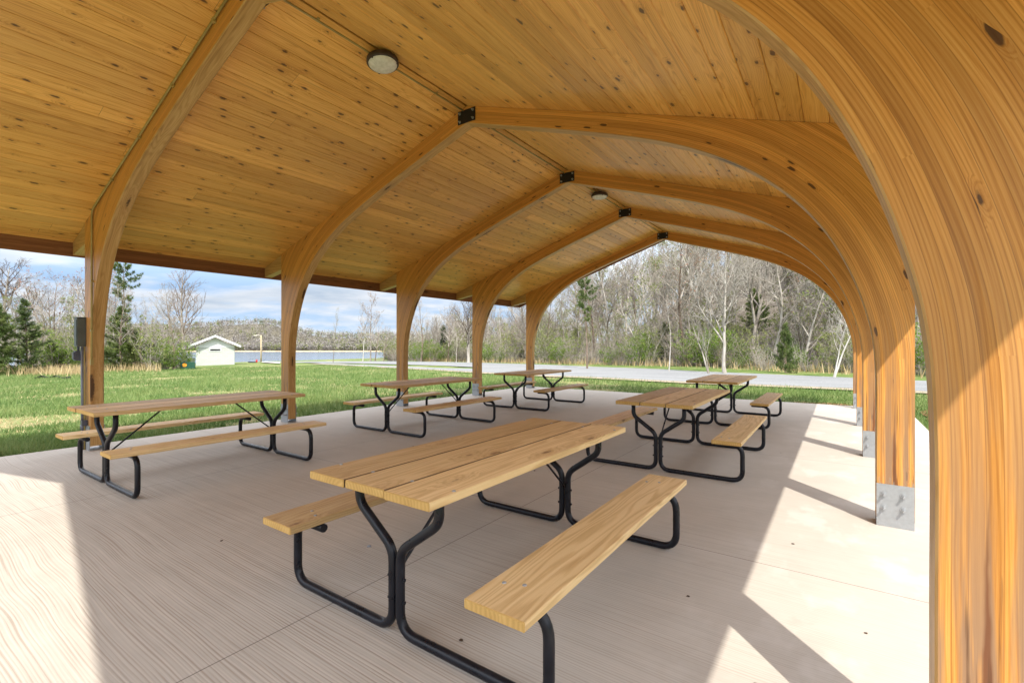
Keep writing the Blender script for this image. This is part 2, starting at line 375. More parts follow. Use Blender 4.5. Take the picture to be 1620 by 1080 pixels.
M['red']=flat('red_plastic',(.45,.04,.04),.5)
M['mulch']=flat('bare_red_soil',(.19,.095,.05),.95,.05,0,.4,9.)
M['siltfence']=flat('black_silt_cloth',(.015,.015,.018),.7)

# ------------------------------------------------------------------ camera
cam=bpy.data.cameras.new('camera'); co=bpy.data.objects.new('camera',cam); col.objects.link(co)
YAW=.6082; CH=1.42
co.location=(0,0,CH); co.rotation_euler=(PI/2,0,YAW)
cam.sensor_width=36; cam.lens=746.6/1620*36; cam.shift_y=4.5/1620; cam.clip_start=.05; cam.clip_end=3000
sc.camera=co

# ------------------------------------------------------------------ light
SD=Vector((.69,-.725,1.19)).normalized()
sun=bpy.data.lights.new('sun','SUN'); so=bpy.data.objects.new('sun',sun); col.objects.link(so)
sun.energy=2.95; sun.angle=math.radians(.55); sun.color=(1,.94,.83)
so.rotation_euler=(-SD).to_track_quat('-Z','Y').to_euler(); so.location=(20,-20,40)
w=bpy.data.worlds.new('World'); sc.world=w; w.use_nodes=True
class GW(G):
    def __init__(s,w): s.nt=w.node_tree
DOME_FILL=11.5
g=GW(w); bg=w.node_tree.nodes['Background']
sky=g.n('ShaderNodeTexSky',{'sky_type':'NISHITA','sun_disc':False,'sun_elevation':math.asin(SD.z),'sun_rotation':math.atan2(SD.x,SD.y),'air_density':1.2,'dust_density':1.2,'ozone_density':2.0})
d=g.sep(g.n('ShaderNodeTexCoord').outputs['Generated'])
zz=g.math('ADD',g.math('MAXIMUM',d[2],0.),.10)
cv=g.xyz(g.math('DIVIDE',d[0],zz),g.math('DIVIDE',d[1],zz))
cn=g.noise(cv,.62,7.,.56,.25); cn2=g.noise(cv,1.9,5.,.6)
cm=g.remap(g.math('ADD',g.math('MULTIPLY',cn,.8),g.math('MULTIPLY',cn2,.2)),.43,.56)
shade=g.remap(g.noise(g.n('ShaderNodeVectorMath',{'operation':'ADD'},**{'#0':cv,'#1':(.25,.1,0.)}).outputs[0],.62,7.,.56,.25),.46,.66)
cc=g.mix(shade,(3.0,3.05,3.15),(1.7,1.98,2.35))
# low sky kept dim; dome above the view brightened, added to fill the shade
low=g.remap(d[2],.10,.42)
hz=g.mix(g.remap(d[2],0.,.16),(2.0,2.5,3.1),(1.0,1.75,2.9))
lo_=g.mix(g.math('MULTIPLY',cm,.9),hz,cc)
dome_fill=g.mix(.62,sky.outputs[0],(DOME_FILL,DOME_FILL*1.0,DOME_FILL*1.0))
sk=g.mix(low,lo_,dome_fill)
g.set(bg,'Color',sk); bg.inputs['Strength'].default_value=.15
sc.view_settings.view_transform='Standard'; sc.view_settings.look='None'; sc.view_settings.gamma=1
sc.view_settings.exposure=1.13
sc.cycles.use_denoising=True
sc.cycles.max_bounces=10; sc.cycles.diffuse_bounces=7; sc.cycles.glossy_bounces=3; sc.cycles.sample_clamp_indirect=8

# ------------------------------------------------------------------ terrain
_c,_s=math.cos(YAW),math.sin(YAW); F=746.6
def ray(px,py):
    a=(px-810)/F; return Vector((a*_c-_s, a*_s+_c, (544.5-py)/F))
def ter(x,y):
    z=-.07-.022*max(0,-x-9)
    if x<-92: z-=min(4.4,(-x-92)*.22)
    e=y+.37*x-30
    if e>0: z+=15*sstep(0,45,e)*sstep(-36,-8,x)
    if x>2: z-=0
    return z
def onground(px,py):
    d=ray(px,py); lo=3
    while lo<200 and CH+d.z*(lo+1)>ter(d.x*(lo+1),d.y*(lo+1)): lo+=1
    hi=lo+1
    for _ in range(24):
        m=(lo+hi)/2
        if CH+d.z*m>ter(d.x*m,d.y*m): lo=m
        else: hi=m
    return Vector((d.x*lo,d.y*lo,ter(d.x*lo,d.y*lo))),lo
def axis(spec):
    out=[]
    for a,b,s in spec:
        n=max(1,round((b-a)/s)); out+= [a+(b-a)*i/n for i in range(n)]
    return out+[spec[-1][1]]
xs=axis([(-900,-130,110),(-130,-92,3.8),(-92,-9,83/22),(-9,3,3),(3,60,6),(60,400,85)])
ys=axis([(-400,-40,60),(-40,15,5.5),(15,95,4),(95,200,15),(200,900,140)])
b=MB()
for y in ys:
    for x in xs:
        z=ter(x,y)
        if x<-20 or y>31: z+= .10*mnoise.noise(Vector((x*.21,y*.21,0)))*(1 if abs(x)<75 else 0)
        b.v.append((x,y,z))
nx=len(xs)
for j in range(len(ys)-1):
    for i in range(nx-1):
        b.idx((j*nx+i,j*nx+i+1,(j+1)*nx+i+1,(j+1)*nx+i))
tag(b.build('ground',M['ground']),kind='structure')

def strip(name,pairs,mat,dz,n=3):
    b=MB()
    for (a0,a1),(b0,b1) in zip(pairs[:-1],pairs[1:]):
        for k in range(4):
            for q in range(n):
                def pt(t,s):
                    x0=a0[0]+(b0[0]-a0[0])*t; y0=a0[1]+(b0[1]-a0[1])*t
                    x1=a1[0]+(b1[0]-a1[0])*t; y1=a1[1]+(b1[1]-a1[1])*t
                    x=x0+(x1-x0)*s; y=y0+(y1-y0)*s
                    return (x,y,ter(x,y)+dz)
                b.face([pt(k/4,q/n),pt(k/4,(q+1)/n),pt((k+1)/4,(q+1)/n),pt((k+1)/4,q/n)])
    return tag(b.build(name,mat),kind='structure')
near=[(60,19.2),(2,19.2),(-5,18.9),(-9,19.2),(-12.3,19.9),(-17.3,21.6)]
far=[(60,24.5),(2.6,24.7),(-3,25.9),(-6.7,26.6),(-13.7,29.9),(-18,32.6)]
up0=[(-22.2,27.8),(-28.7,30.6),(-36,32.9),(-50,36.8),(-64,39),(-78,40)]
up1=[(-21.3,34.3),(-31,38.8),(-40,42),(-54,46),(-64,45.6),(-78,44.5)]
strip('gravel_road',list(zip(near+up0,far+up1)),M['gravel'],.05)
lo0=[(-17.3,21.6),(-22.5,23.7),(-28.1,25.7),(-44,31.3),(-56,35.6)]
lo1=[(-20.5,25.65),(-24,26),(-29,27.8),(-45,33),(-57,37.4)]
strip('gravel_path',list(zip(lo0,lo1)),M['gravel'],.054)
strip('road_edge',[((x,y-.75),(x,y+.1)) for x,y in near+lo0[1:]],M['sandedge'],.046,1)

# ------------------------------------------------------------------ slab
SX0,SX1,SY0,SY1=-8.72,1.2,-1.7,13.42
b=MB()
c_=.012
b.face([(SX0+c_,SY0+c_,0),(SX1-c_,SY0+c_,0),(SX1-c_,SY1-c_,0),(SX0+c_,SY1-c_,0)])
for (ax,ay),(bx,by) in (((SX0,SY0),(SX1,SY0)),((SX1,SY0),(SX1,SY1)),((SX1,SY1),(SX0,SY1)),((SX0,SY1),(SX0,SY0))):
    def ins(x,y): return (min(max(x,SX0+c_),SX1-c_),min(max(y,SY0+c_),SY1-c_),0)
    b.face([(ax,ay,-c_),(bx,by,-c_),ins(bx,by),ins(ax,ay)]); b.face([(ax,ay,-.3),(bx,by,-.3),(bx,by,-c_),(ax,ay,-c_)])
tag(b.build('concrete_floor',M['concrete']),kind='structure')
# bare soil beside the slab
b=MB(); rr=random.Random(3)
for cx,cy,sx,sy in ((.3,13.85,1.2,.35),(1.75,9.6,.35,2.6),(1.8,12.6,.4,1.3),(-2.4,13.6,1.6,.12)):
    n=22; ring=[]
    for k in range(n):
        a=2*PI*k/n; q=1+.35*(rr.random()-.5); ring.append((cx+sx*q*math.cos(a),cy+sy*q*math.sin(a),ter(cx,cy)+.03))
    b.face(ring)
tag(b.build('bare_soil',M['mulch']),kind='structure')

# ------------------------------------------------------------------ pavilion
XC=-3.99; TH=.145; YF=[-.795,1.95,4.70,7.445,10.19,12.935]
SL=.325; ZR=4.52; TA=math.atan(SL); CT,ST=math.cos(TA),math.sin(TA)
DOUT=4.455
EAVE=5.09; YN,YE=-1.32,13.46
def zd(d): return ZR-SL*d
ctrl=[(4.22,.06),(4.22,.6),(4.22,1.13),(4.207,1.40),(4.178,1.593),(4.095,1.897),(3.997,2.146),(3.868,2.39),(3.672,2.655),(3.425,2.898),(3.16,3.098),(2.72,3.347),(2.225,3.556),(1.492,3.815),(.75,4.055),(0,4.295)]
def catmull(P,n=8):
    out=[]
    for i in range(len(P)-1):
        p0=Vector(P[max(0,i-1)]);p1=Vector(P[i]);p2=Vector(P[i+1]);p3=Vector(P[min(len(P)-1,i+2)])
        t0=0;t1=t0+max(1e-3,(p1-p0).length)**.5;t2=t1+(p2-p1).length**.5;t3=t2+max(1e-3,(p3-p2).length)**.5
        for k in range(n):
            t=t1+(t2-t1)*k/n
            A1=(p0*(t1-t)+p1*(t-t0))/(t1-t0);A2=(p1*(t2-t)+p2*(t-t1))/(t2-t1);A3=(p2*(t3-t)+p3*(t-t2))/(t3-t2)
            B1=(A1*(t2-t)+A2*(t-t0))/(t2-t0);B2=(A2*(t3-t)+A3*(t-t1))/(t3-t1)
            out.append((B1*(t2-t)+B2*(t-t1))/(t2-t1))
    return out+[Vector(P[-1])]
prof=catmull(ctrl,7)
def vmax(p,n):
    best=9
    if n[0]>1e-4: best=min(best,(DOUT-p[0])/n[0])
    den=n[1]+SL*n[0]
    if den>1e-4: best=min(best,(ZR-.003-SL*p[0]-p[1])/den)
    return best
def arch_mesh(side,seed):
    """one glued-laminated half arch: uv follows the laminations"""
    b=MB(); t0=(seed*.371)%1; S=0; rows=[]
    N=len(prof)
    for i,p in enumerate(prof):
        a=prof[max(0,i-1)]; c=prof[min(N-1,i+1)]; t=(c-a).normalized(); n=(t[1],-t[0])
        if i<2: n=(1,0)
        if i>0: S+=(p-prof[i-1]).length
        if i==N-1: rows.append((p,Vector((0,ZR-.003)),Vector((0,p[1]+.012)),S,ZR-p[1])); continue
        vm=vmax(p,n); q=Vector((p[0]+n[0]*vm,p[1]+n[1]*vm)); k=Vector((p[0]+n[0]*.007,p[1]+n[1]*.007)); rows.append((p,q,k,S,vm))
    X=lambda d: side*d
    so=seed*3.7
    for (p0,q0,k0,s0,v0),(p1,q1,k1,s1,v1) in zip(rows[:-1],rows[1:]):
        for y,fl in ((0,side>0),(TH,side<0)):
            pts=[(X(k0[0]),y,k0[1]),(X(q0[0]),y,q0[1]),(X(q1[0]),y,q1[1]),(X(k1[0]),y,k1[1])]
            uv=[(s0+so,.007),(s0+so,v0),(s1+so,v1),(s1+so,.007)]
            if not fl: pts.reverse(); uv.reverse()
            b.face(pts,uv,t0,0)
            ye=.007 if y==0 else TH-.007
            pts=[(X(p0[0]),ye,p0[1]),(X(k0[0]),y,k0[1]),(X(k1[0]),y,k1[1]),(X(p1[0]),ye,p1[1])]
            uv=[(s0+so,.0),(s0+so,.007),(s1+so,.007),(s1+so,.0)]
            if not fl: pts.reverse(); uv.reverse()
            b.face(pts,uv,t0,1)
        pts=[(X(p0[0]),.007,p0[1]),(X(p0[0]),TH-.007,p0[1]),(X(p1[0]),TH-.007,p1[1]),(X(p1[0]),.007,p1[1])]
        uv=[(s0+so,.007),(s0+so,TH-.007),(s1+so,TH-.007),(s1+so,.007)]
        if side>0: pts.reverse(); uv.reverse()
        b.face(pts,uv,t0,1)
        pts=[(X(q0[0]),0,q0[1]),(X(q0[0]),TH,q0[1]),(X(q1[0]),TH,q1[1]),(X(q1[0]),0,q1[1])]
        uv=[(s0+so,0),(s0+so,TH),(s1+so,TH),(s1+so,0)]
        if side<0: pts.reverse(); uv.reverse()
        b.face(pts,uv,t0,1)
    # end cuts
    p0,q0=rows[0][0],rows[0][1]; b.face([(X(p0[0]),0,p0[1]),(X(q0[0]),0,q0[1]),(X(q0[0]),TH,q0[1]),(X(p0[0]),TH,p0[1])],None,t0,1)
    p0,q0=rows[-1][0],rows[-1][1]; b.face([(X(p0[0]),0,p0[1]),(X(q0[0]),0,q0[1]),(X(q0[0]),TH,q0[1]),(X(p0[0]),TH,p0[1])],None,t0,1)
    return b.mesh('arch_half',[M['glulam'],M['soffit']])
def bolt(b,x,y,z,ny,r=.016,l=.03,mat=0):
    # washer, hexagon nut and thread end on a face whose outward normal is +-Y
    b.tube([(x,y,z),(x,y+ny*.004,z)],r*1.25,12,.5,mat); b.tube([(x,y+ny*.004,z),(x,y+ny*.018,z)],r*.85,6,.5,mat); b.tube([(x,y+ny*.018,z),(x,y+ny*(.018+l*.5),z)],r*.45,8,.5,mat)
def chbox(b,lo,hi,c,tone=.5,mat=0):
    """box with chamfered edges along Y's cross-section (x,z)"""
    x0,y0,z0=lo;x1,y1,z1=hi
    pr=[(x0+c,z0),(x1-c,z0),(x1,z0+c),(x1,z1-c),(x1-c,z1),(x0+c,z1),(x0,z1-c),(x0,z0+c)]
    per=0; L=[0]
    for i in range(8):
        a,bb=pr[i],pr[(i+1)%8]; per+=math.dist(a,bb); L.append(per)
    for i in range(8):
        a,bb=pr[i],pr[(i+1)%8]
        b.face([(a[0],y0,a[1]),(bb[0],y0,bb[1]),(bb[0],y1,bb[1]),(a[0],y1,a[1])],[(y0,L[i]),(y0,L[i+1]),(y1,L[i+1]),(y1,L[i])],tone,mat)
    b.face([(p[0],y0,p[1]) for p in pr][::-1],None,tone,mat); b.face([(p[0],y1,p[1]) for p in pr],None,tone,mat)
def base_plate_mesh(side):
    b=MB(); x0,x1=(4.222,4.452) if side>0 else (-4.452,-4.222)
    for y0,y1,ny in ((-.009,-.001,-1),(TH+.001,TH+.009,1)):
        b.box((x0,y0,0.001),(x1,y1,.33))
        for fx in (.2,.72):
            for z in (.145,.25): bolt(b,x0+(x1-x0)*(fx if side>0 else 1-fx),y0 if ny<0 else y1,z,ny,.019,.05)
    b.box((x0+.002,-.001,.001),(x1-.002,TH+.001,.012))
    return b.mesh('base_plate',M['galv'])
def ridge_plate_mesh(q):
    b=MB()
    for y0,y1,ny in (((-.008,-.001,-1),(TH+.001,TH+.008,1))[q],):
        b.box((-.145,y0,ZR-.222),(.145,y1,ZR-.052),mat=0)
        for x in (-.11,.11):
            for z in (ZR-.19,ZR-.085): bolt(b,x,y0 if ny<0 else y1,z,ny,.014,.03,1)
    return b.mesh('ridge_plate',[M['blackplate'],M['galv']])
def outrigger_mesh(side):
    b=MB(); d0,d1=DOUT+.002,EAVE-.035; z0,z1=2.80,2.70
    pr=[(d0,z0),(d1,z1),(d1,zd(d1)-.003),(d0,zd(d0)-.003)]
    P=[[(side*d,y,z) for d,z in pr] for y in (.008,TH-.008)]
    U=[(d,z) for d,z in pr]
    b.face(P[0],U,.3,0); b.face(P[1][::-1],U[::-1],.3,0)
    for i in range(4):
        j=(i+1)%4; b.face([P[0][i],P[1][i],P[1][j],P[0][j]],[(pr[i][0],0),(pr[i][0],.13),(pr[j][0],.13),(pr[j][0],0)],.3,0)
    return b.mesh('rafter_tail',M['soffit'])
pav=empty('picnic_pavilion',(XC,0,0))
tag(pav,'open timber picnic pavilion with curved laminated arches and a knotty pine ceiling','pavilion')
bp={s:base_plate_mesh(s) for s in (-1,1)}; om={s:outrigger_mesh(s) for s in (-1,1)}; rpm=[ridge_plate_mesh(0),ridge_plate_mesh(1)]
for k,y in enumerate(YF):
    for s in (-1,1):
        a=link('arch_beam',arch_mesh(s,k*2+(s>0)+1),pav); a.location=(0,y,0)
        if k==1 and s>0: a.location=(0,y-.0,0); a.rotation_euler=(0,0,-.09/4.3)
        link('base_plate',bp[s],a); link('rafter_tail',om[s],a)
        if s<0:
            for q in (0,1): link('ridge_plate',rpm[q],a)
# ceiling boards: every tongue-and-groove board is real geometry with eased edges
b=MB(); rr=random.Random(11); PW=.1865; TK=.04
for s in (-1,1):
    nrow=math.ceil((EAVE-.02)/CT/PW)
    for i in range(nrow):
        t0=i*PW+.012; t1=min(t0+PW,(EAVE-.02)/CT)
        if t1-t0<.03: continue
        y=YN; first=True
        while y<YE-.01:
            L=rr.choice((4.3,4.9,5.5,6.1,7.3))*(rr.uniform(.3,1) if first else 1); first=False
            y1=min(y+L,YE)
            if YE-y1<.5: y1=YE
            g_=.0018; c=.005; tone=rr.random(); uo=rr.random()*40; vo=rr.random()*9
            ya,yb=y+g_*.6,y1-g_*.6
            cs=[(t0+g_,TK),(t0+g_,c),(t0+g_+c,0),(t1-g_-c,0),(t1-g_,c),(t1-g_,TK)]
            def P3(t,h,yy): return (s*(t*CT+h*ST),yy,ZR-t*ST+h*CT)
            for (ta,ha),(tb,hb) in zip(cs[:-1],cs[1:]):
                pts=[P3(ta,ha,ya),P3(tb,hb,ya),P3(tb,hb,yb),P3(ta,ha,yb)]
                uv=[(ya+uo,ta+vo+ha),(ya+uo,tb+vo-hb),(yb+uo,tb+vo-hb),(yb+uo,ta+vo+ha)]
                if s>0: pts.reverse(); uv.reverse()
                b.face(pts,uv,tone)
            y=y1
b.build('ceiling_boards',M['deck'],pav)
b=MB()
for s in (-1,1):
    def P3(t,h,yy): return (s*(t*CT+h*ST),yy,ZR-t*ST+h*CT)
    T=(EAVE+.05)/CT; h0,h1=TK+.002,TK+.06; t0=-h0*ST/CT
    A=[(-h0*math.tan(TA),h0),(T,h0),(T,h1),(-h1*math.tan(TA),h1)]
    for (ta,ha),(tb,hb) in zip(A,A[1:]+A[:1]): b.face([P3(ta,ha,YN-.04),P3(tb,hb,YN-.04),P3(tb,hb,YE+.04),P3(ta,ha,YE+.04)])
    for yy in (YN-.04,YE+.04): b.face([P3(t,h,yy) for t,h in A])
b.build('roof_cover',M['roofmetal'],pav)
for s in (-1,1):
    b=MB(); x0,x1=sorted((s*(EAVE-.034),s*EAVE)); chbox(b,(x0,YN,2.678),(x1,YE,zd(EAVE)+.03),.004,.4); b.build('fascia_board',M['fascia'],pav)
    for yy in (YN-.036,YE+.002):
        b=MB(); pr=[(.003,zd(0)-.12),(EAVE,2.678),(EAVE,zd(EAVE)+.06),(.003,ZR+.06)]
        P=[[(s*d,y,z) for d,z in pr] for y in (yy,yy+.034)]; U=pr
        b.face(P[0],U,.5); b.face(P[1][::-1],U[::-1],.5)
        for i in range(4): j=(i+1)%4; b.face([P[0][i],P[1][i],P[1][j],P[0][j]],[pr[i],pr[i],pr[j],pr[j]],.5)
        b.build('rake_board',M['fascia'],pav)

# ceiling lights
def make_light():
    root=empty('ceiling_light')
    b=MB(); b.lathe([(.001,.06),(.15,.06),(.165,.045),(.168,.012),(.160,.0),(.150,-.004),(.148,.01)],28)
    b.box((-.03,-.06,.06),(.03,.06,.10)); 
    for a in (.6,2.7,4.8): b.box((.152*math.cos(a)-.008,.152*math.sin(a)-.008,-.01),(.152*math.cos(a)+.008,.152*math.sin(a)+.008,.008))
    b.build('lamp_body',M['lampbody'],root)
    b=MB(); b.lathe([(.1485,.004),(.146,-.008),(.128,-.022),(.09,-.034),(.045,-.040),(.001,-.042)],28)
    b.build('lamp_lens',M['lens'],root); return root
l0=make_light(); l0.location=(XC,3.33,ZR-.13); l0.rotation_euler=(0,math.radians(-6),0)
tag(l0,'nearer, larger round ceiling light with ribbed lens under the ridge','ceiling light','round ceiling lights')
l1=copy_tree(l0); l1.location=(XC,8.82,ZR-.13); l1.rotation_euler=(0,0,.7); l1['label']='small far round ceiling light hanging under the ridge between the third and fourth arches'
# conduits
b=MB()
zc=ZR-.045
for y0,y1 in ((YF[1]+TH+.004,YF[2]-.012),(YF[2]+TH+.012,YF[3]-.012),(YF[3]+TH+.012,YF[4]-.012),(YF[4]+TH+.012,YF[5]-.012)):
    b.tube([(XC-.05,y0,zc-.012),(XC-.05,y1,zc-.012)],.0105,8)
    for y in (y0+.5,y1-.5): b.box((XC-.075,y-.012,zc-.004),(XC-.025,y+.012,zc+.004))
tag(b.build('ridge_conduit',M['conduit']),'thin painted metal conduit running along the ceiling ridge between the arches','conduit')
b=MB(); yy=YF[1]-.016
dA=[(-.19,0),(-4.05,0)]
pts=[(XC-.21,yy,zd(.21)-.012),(XC-4.085,yy,zd(4.085)-.012),(XC-4.085,yy,1.22)]
b.tube(fillet(pts,[.16],8),.0115,8)
b.box((XC-4.105,yy-.016,1.15),(XC-4.065,yy+.014,1.225))
for d in (.6,1.5,2.4,3.3): b.box((XC-d-.02,yy-.013,zd(d)-.036),(XC-d+.02,yy+.013,zd(d)-.004))
for z in (1.6,2.25): b.box((XC-4.11,yy-.013,z-.012),(XC-4.06,yy+.015,z+.012))
tag(b.build('arch_conduit',M['conduit']),'bent painted conduit following the leftmost near arch from the ridge down its post','conduit')

# electrical boxes on the left near post
eb=empty('electrical_box',(-8.435,1.90,0)); tag(eb,'dark grey electrical box on a steel pipe beside the leftmost pavilion post','electrical box')
b=MB(); chbox(b,(-.065,-.045,1.39),(.065,.043,1.775),.010); b.box((-.072,-.052,1.775),(.072,.046,1.785)); b.box((-.05,-.052,1.41),(.05,-.046,1.755)); b.box((.066,-.03,1.55),(.072,-.01,1.60)); b.build('cabinet',M['boxgreen'],eb)
b=MB(); b.tube([(.03,.018,1.389),(.03,.018,.0)],.020,12); b.tube([(.03,.018,.34),(.03,.018,.28)],.027,12); b.build('riser_pipe',M['steelpipe'],eb)
b=MB(); b.tube(fillet([(.066,.03,1.388),(.064,.03,.9),(.07,.03,.0)],.2),.009,8); b.build('cable_conduit',M['conduit'],eb)
b=MB(); chbox(b,(-.09,-.05,1.20),(.0,.03,1.33),.008); b.tube([(-.04,-.01,1.33),(-.04,-.01,1.389)],.014,8); chbox(b,(-.075,-.066,1.215),(-.015,-.051,1.315),.004); b.build('socket_box',M['meter'],eb)
b=MB(); chbox(b,(.051,-.01,.33),(.13,.045,.40),.006); b.build('junction_box',M['meter'],eb)

# ------------------------------------------------------------------ picnic tables
TL=2.12
def make_table():
    root=empty('picnic_table')
    b=MB(); ww=.276; gap=.007
    for i,x in enumerate((-ww-gap,0,ww+gap)):
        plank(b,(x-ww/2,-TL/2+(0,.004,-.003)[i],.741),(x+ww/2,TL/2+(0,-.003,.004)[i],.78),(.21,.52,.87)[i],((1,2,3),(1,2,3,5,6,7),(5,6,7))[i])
    b.build('tabletop',[M['table'],M['endgrain'],M['seamshade']],root)
    for s in (-1,1):
        b=MB(); x0,x1=sorted((s*.602,s*.880)); plank(b,(x0,-TL/2,.411),(x1,TL/2,.45),.37+.3*s); b.build('bench',[M['table'],M['endgrain']],root)
    for e in (-1,1):
        y=e*(TL/2-.20); b=MB(); r=.0235
        for s in (-1,1):
            P=[(s*.285,y,.738),(s*.285,y,.60),(s*.026,y,.415),(s*.026,y,.024),(s*.862,y,.024),(s*.862,y,.386),(s*.60,y,.386)]
            b.tube(fillet(P,[.10,.12,.105,.105,.11],7),r,12)
            b.box((s*.285-.03,y-.06,.734),(s*.285+.03,y+.06,.7405))
            for z in (.17,.28): b.tube([(s*.05,y,z),(s*.058,y,z)],.009,8)
            for bx in (.14,.40):
                b.lathe([(.0095,0),(.0095,.0015),(.006,.0042),(.0005,.005)],10,(s*bx,y+.03*e,.7801),.5,1)
            for by in (-.05,.05): b.lathe([(.0095,0),(.0095,.0015),(.006,.0042),(.0005,.005)],10,(s*(.70+by*.8),y+by*.3,.4501),.5,1)
            b.box((s*.70-.05,y-.028,.407),(s*.70+.05,y+.028,.4105))
        fr=b.build('leg_frame',[M['pipe'],M['galv']],root)
        b=MB(); b.tube(fillet([(0,y-e*.02,.30),(0,y-e*.05,.34),(0,y-e*.50,.722),(0,y-e*.56,.733)],.03,3),.0085,8); b.box((-.025,y-e*.58-.03,.733),(.025,y-e*.58+.03,.7405)); b.build('brace',M['pipe'],fr)
    return root
def plank(b,lo,hi,tone,shade_sides=()):
    x0,y0,z0=lo;x1,y1,z1=hi; c=.004
    pr=[(x0+c,z0),(x1-c,z0),(x1,z0+c),(x1,z1-c),(x1-c,z1),(x0+c,z1),(x0,z1-c),(x0,z0+c)]
    L=[0]
    for i in range(8): L.append(L[-1]+math.dist(pr[i],pr[(i+1)%8]))
    for i in range(8):
        a,bb=pr[i],pr[(i+1)%8]
        b.face([(a[0],y0+c,a[1]),(bb[0],y0+c,bb[1]),(bb[0],y1-c,bb[1]),(a[0],y1-c,a[1])],[(y0,L[i]),(y0,L[i+1]),(y1,L[i+1]),(y1,L[i])],tone,2 if i in shade_sides else 0)
    cx,cz=(x0+x1)/2,(z0+z1)/2
    for ye,yc,f in ((y0,y0+c,-1),(y1,y1-c,1)):
        q=[(cx+(p[0]-cx)*(1-2*c/(x1-x0)),cz+(p[1]-cz)*(1-2*c/(z1-z0))) for p in pr]
        pts=[(p[0],ye,p[1]) for p in q]; uv=[(p[0]+tone*3%.4,p[1]-z0) for p in q]
        if f<0: pts.reverse(); uv.reverse()
        b.face(pts,uv,tone,1)
        for i in range(8):
            j=(i+1)%8; w4=[(pr[i][0],yc,pr[i][1]),(pr[j][0],yc,pr[j][1]),(q[j][0],ye,q[j][1]),(q[i][0],ye,q[i][1])]
            if f<0: w4.reverse()
            b.face(w4,[(0,0)]*4,tone,1)
T0=make_table()
spots=[((-1.785,2.435),'nearest picnic table in the foreground, three pale pine planks on black pipe legs'),
 ((-6.12,2.435),'picnic table beside the leftmost post with the electrical box, benches seen side on'),
 ((-6.0,5.96),'picnic table in the middle of the left row, by the third post'),
 ((-5.93,9.47),'farthest picnic table of the left row, in front of the last left post'),
 ((-1.69,6.15),'picnic table right behind the nearest foreground table, its top seen end on'),
 ((-1.83,9.72),'small farthest picnic table of the right row, close to the sunlit strip and the road')]
for i,((x,y),lab) in enumerate(spots):
    o=T0 if i==0 else copy_tree(T0)
    o.location=(x,y,0); o.rotation_euler=(0,0,(0,.004,-.01,.012,.008,-.006)[i]+(PI if i in (1,4) else 0))
    tag(o,lab,'picnic table','picnic tables under the pavilion roof')

# ------------------------------------------------------------------ lake, far shore, wooded hill
WZ=-4.2
b=MB(); b.face([(-800,-500,WZ),(-88,-500,WZ),(-88,800,WZ),(-800,800,WZ)])
tag(b.build('lake_water',M['water']),kind='structure')
tops=[(-300,516),(60,515),(240,511),(300,508),(350,505),(400,502),(432,503),(448,508),(470,516),(500,522),(540,525),(600,524),(700,526),(850,530),(1000,534)]
def topz(px):
    for (a,ya),(c,yc) in zip(tops[:-1],tops[1:]):
        if a<=px<=c: return ya+(yc-ya)*(px-a)/(c-a)
    return tops[0][1]
def hillpt(px,t):
    d=ray(px,544.5); ht=max(.8,CH+(544.5-topz(px))/F*480-6.5+4.2)
    return (d.x*t,d.y*t,WZ+.7+(ht-.7)*sstep(366,480,t))
b=MB(); rows=[362,366,380,400,425,450,480,520,600]; cols=list(range(-300,1001,26))
for t in rows:
    for px in cols:
        x,y,z=hillpt(px,t)
        if t==362: z=WZ-.6
        b.v.append((x,y,z))
n=len(cols)
for j in range(len(rows)-1):
    for i in range(n-1): b.idx((j*n+i,j*n+i+1,(j+1)*n+i+1,(j+1)*n+i),None,.5,1 if j==0 else 0)
tag(b.build('far_hill',[M['hill'],M['bank']]),kind='structure')
rr=random.Random(5)
def rdir(r):
    z=r.uniform(-1,1); a=r.uniform(0,2*PI); q=math.sqrt(1-z*z); return Vector((q*math.cos(a),q*math.sin(a),z))
def leafquad(b,c,size,r,tone,mat=0,asp=.6,nrm=None):
    a=rdir(r); q=a.orthogonal().normalized(); q=(Quaternion(a,r.uniform(0,6.28))@q); p=a.cross(q)
    u=q*size*.5; v=p*size*.5*asp
    b.face([c-u,c-v*.9+u*.1,c+u,c+v],None,tone,mat)
far=MB()
for i in range(5600):
    t=366+(rr.random()**1.5)*128; px=rr.uniform(-160,930)
    if rr.random()<.2: t=rr.uniform(366,374)
    x,y,z=hillpt(px,t); h=rr.uniform(4.5,8)*(.75 if t<376 else 1); wd=rr.uniform(1.7,3.); tone=rr.random()
    gm=1 if rr.random()<(.17+.25*sstep(470,560,px)*.6+(.22 if t>470 else 0)+(.18 if t<376 else 0)) else 0
    k=28
    for _ in range(k):
        c=Vector((x,y,z+h*.6))+Vector((rr.gauss(0,.42)*wd,rr.gauss(0,.42)*wd,rr.gauss(0,.22)*h))
        leafquad(far,c,rr.uniform(.6,1.25),rr,min(1,max(0,tone+rr.uniform(-.15,.15))),gm,.7)
    if rr.random()<.55:
        w_=rr.uniform(.12,.26); far.tube([(x,y,z-.5),(x+rr.uniform(-.4,.4),y,z+h*.85)],[w_,w_*.4],3,.9,0,False)
tag(far.build('far_woodland',[M['farwood'],M['fargreen']]),'bare grey woodland with green patches covering the hill across the lake','woodland',kind='stuff')

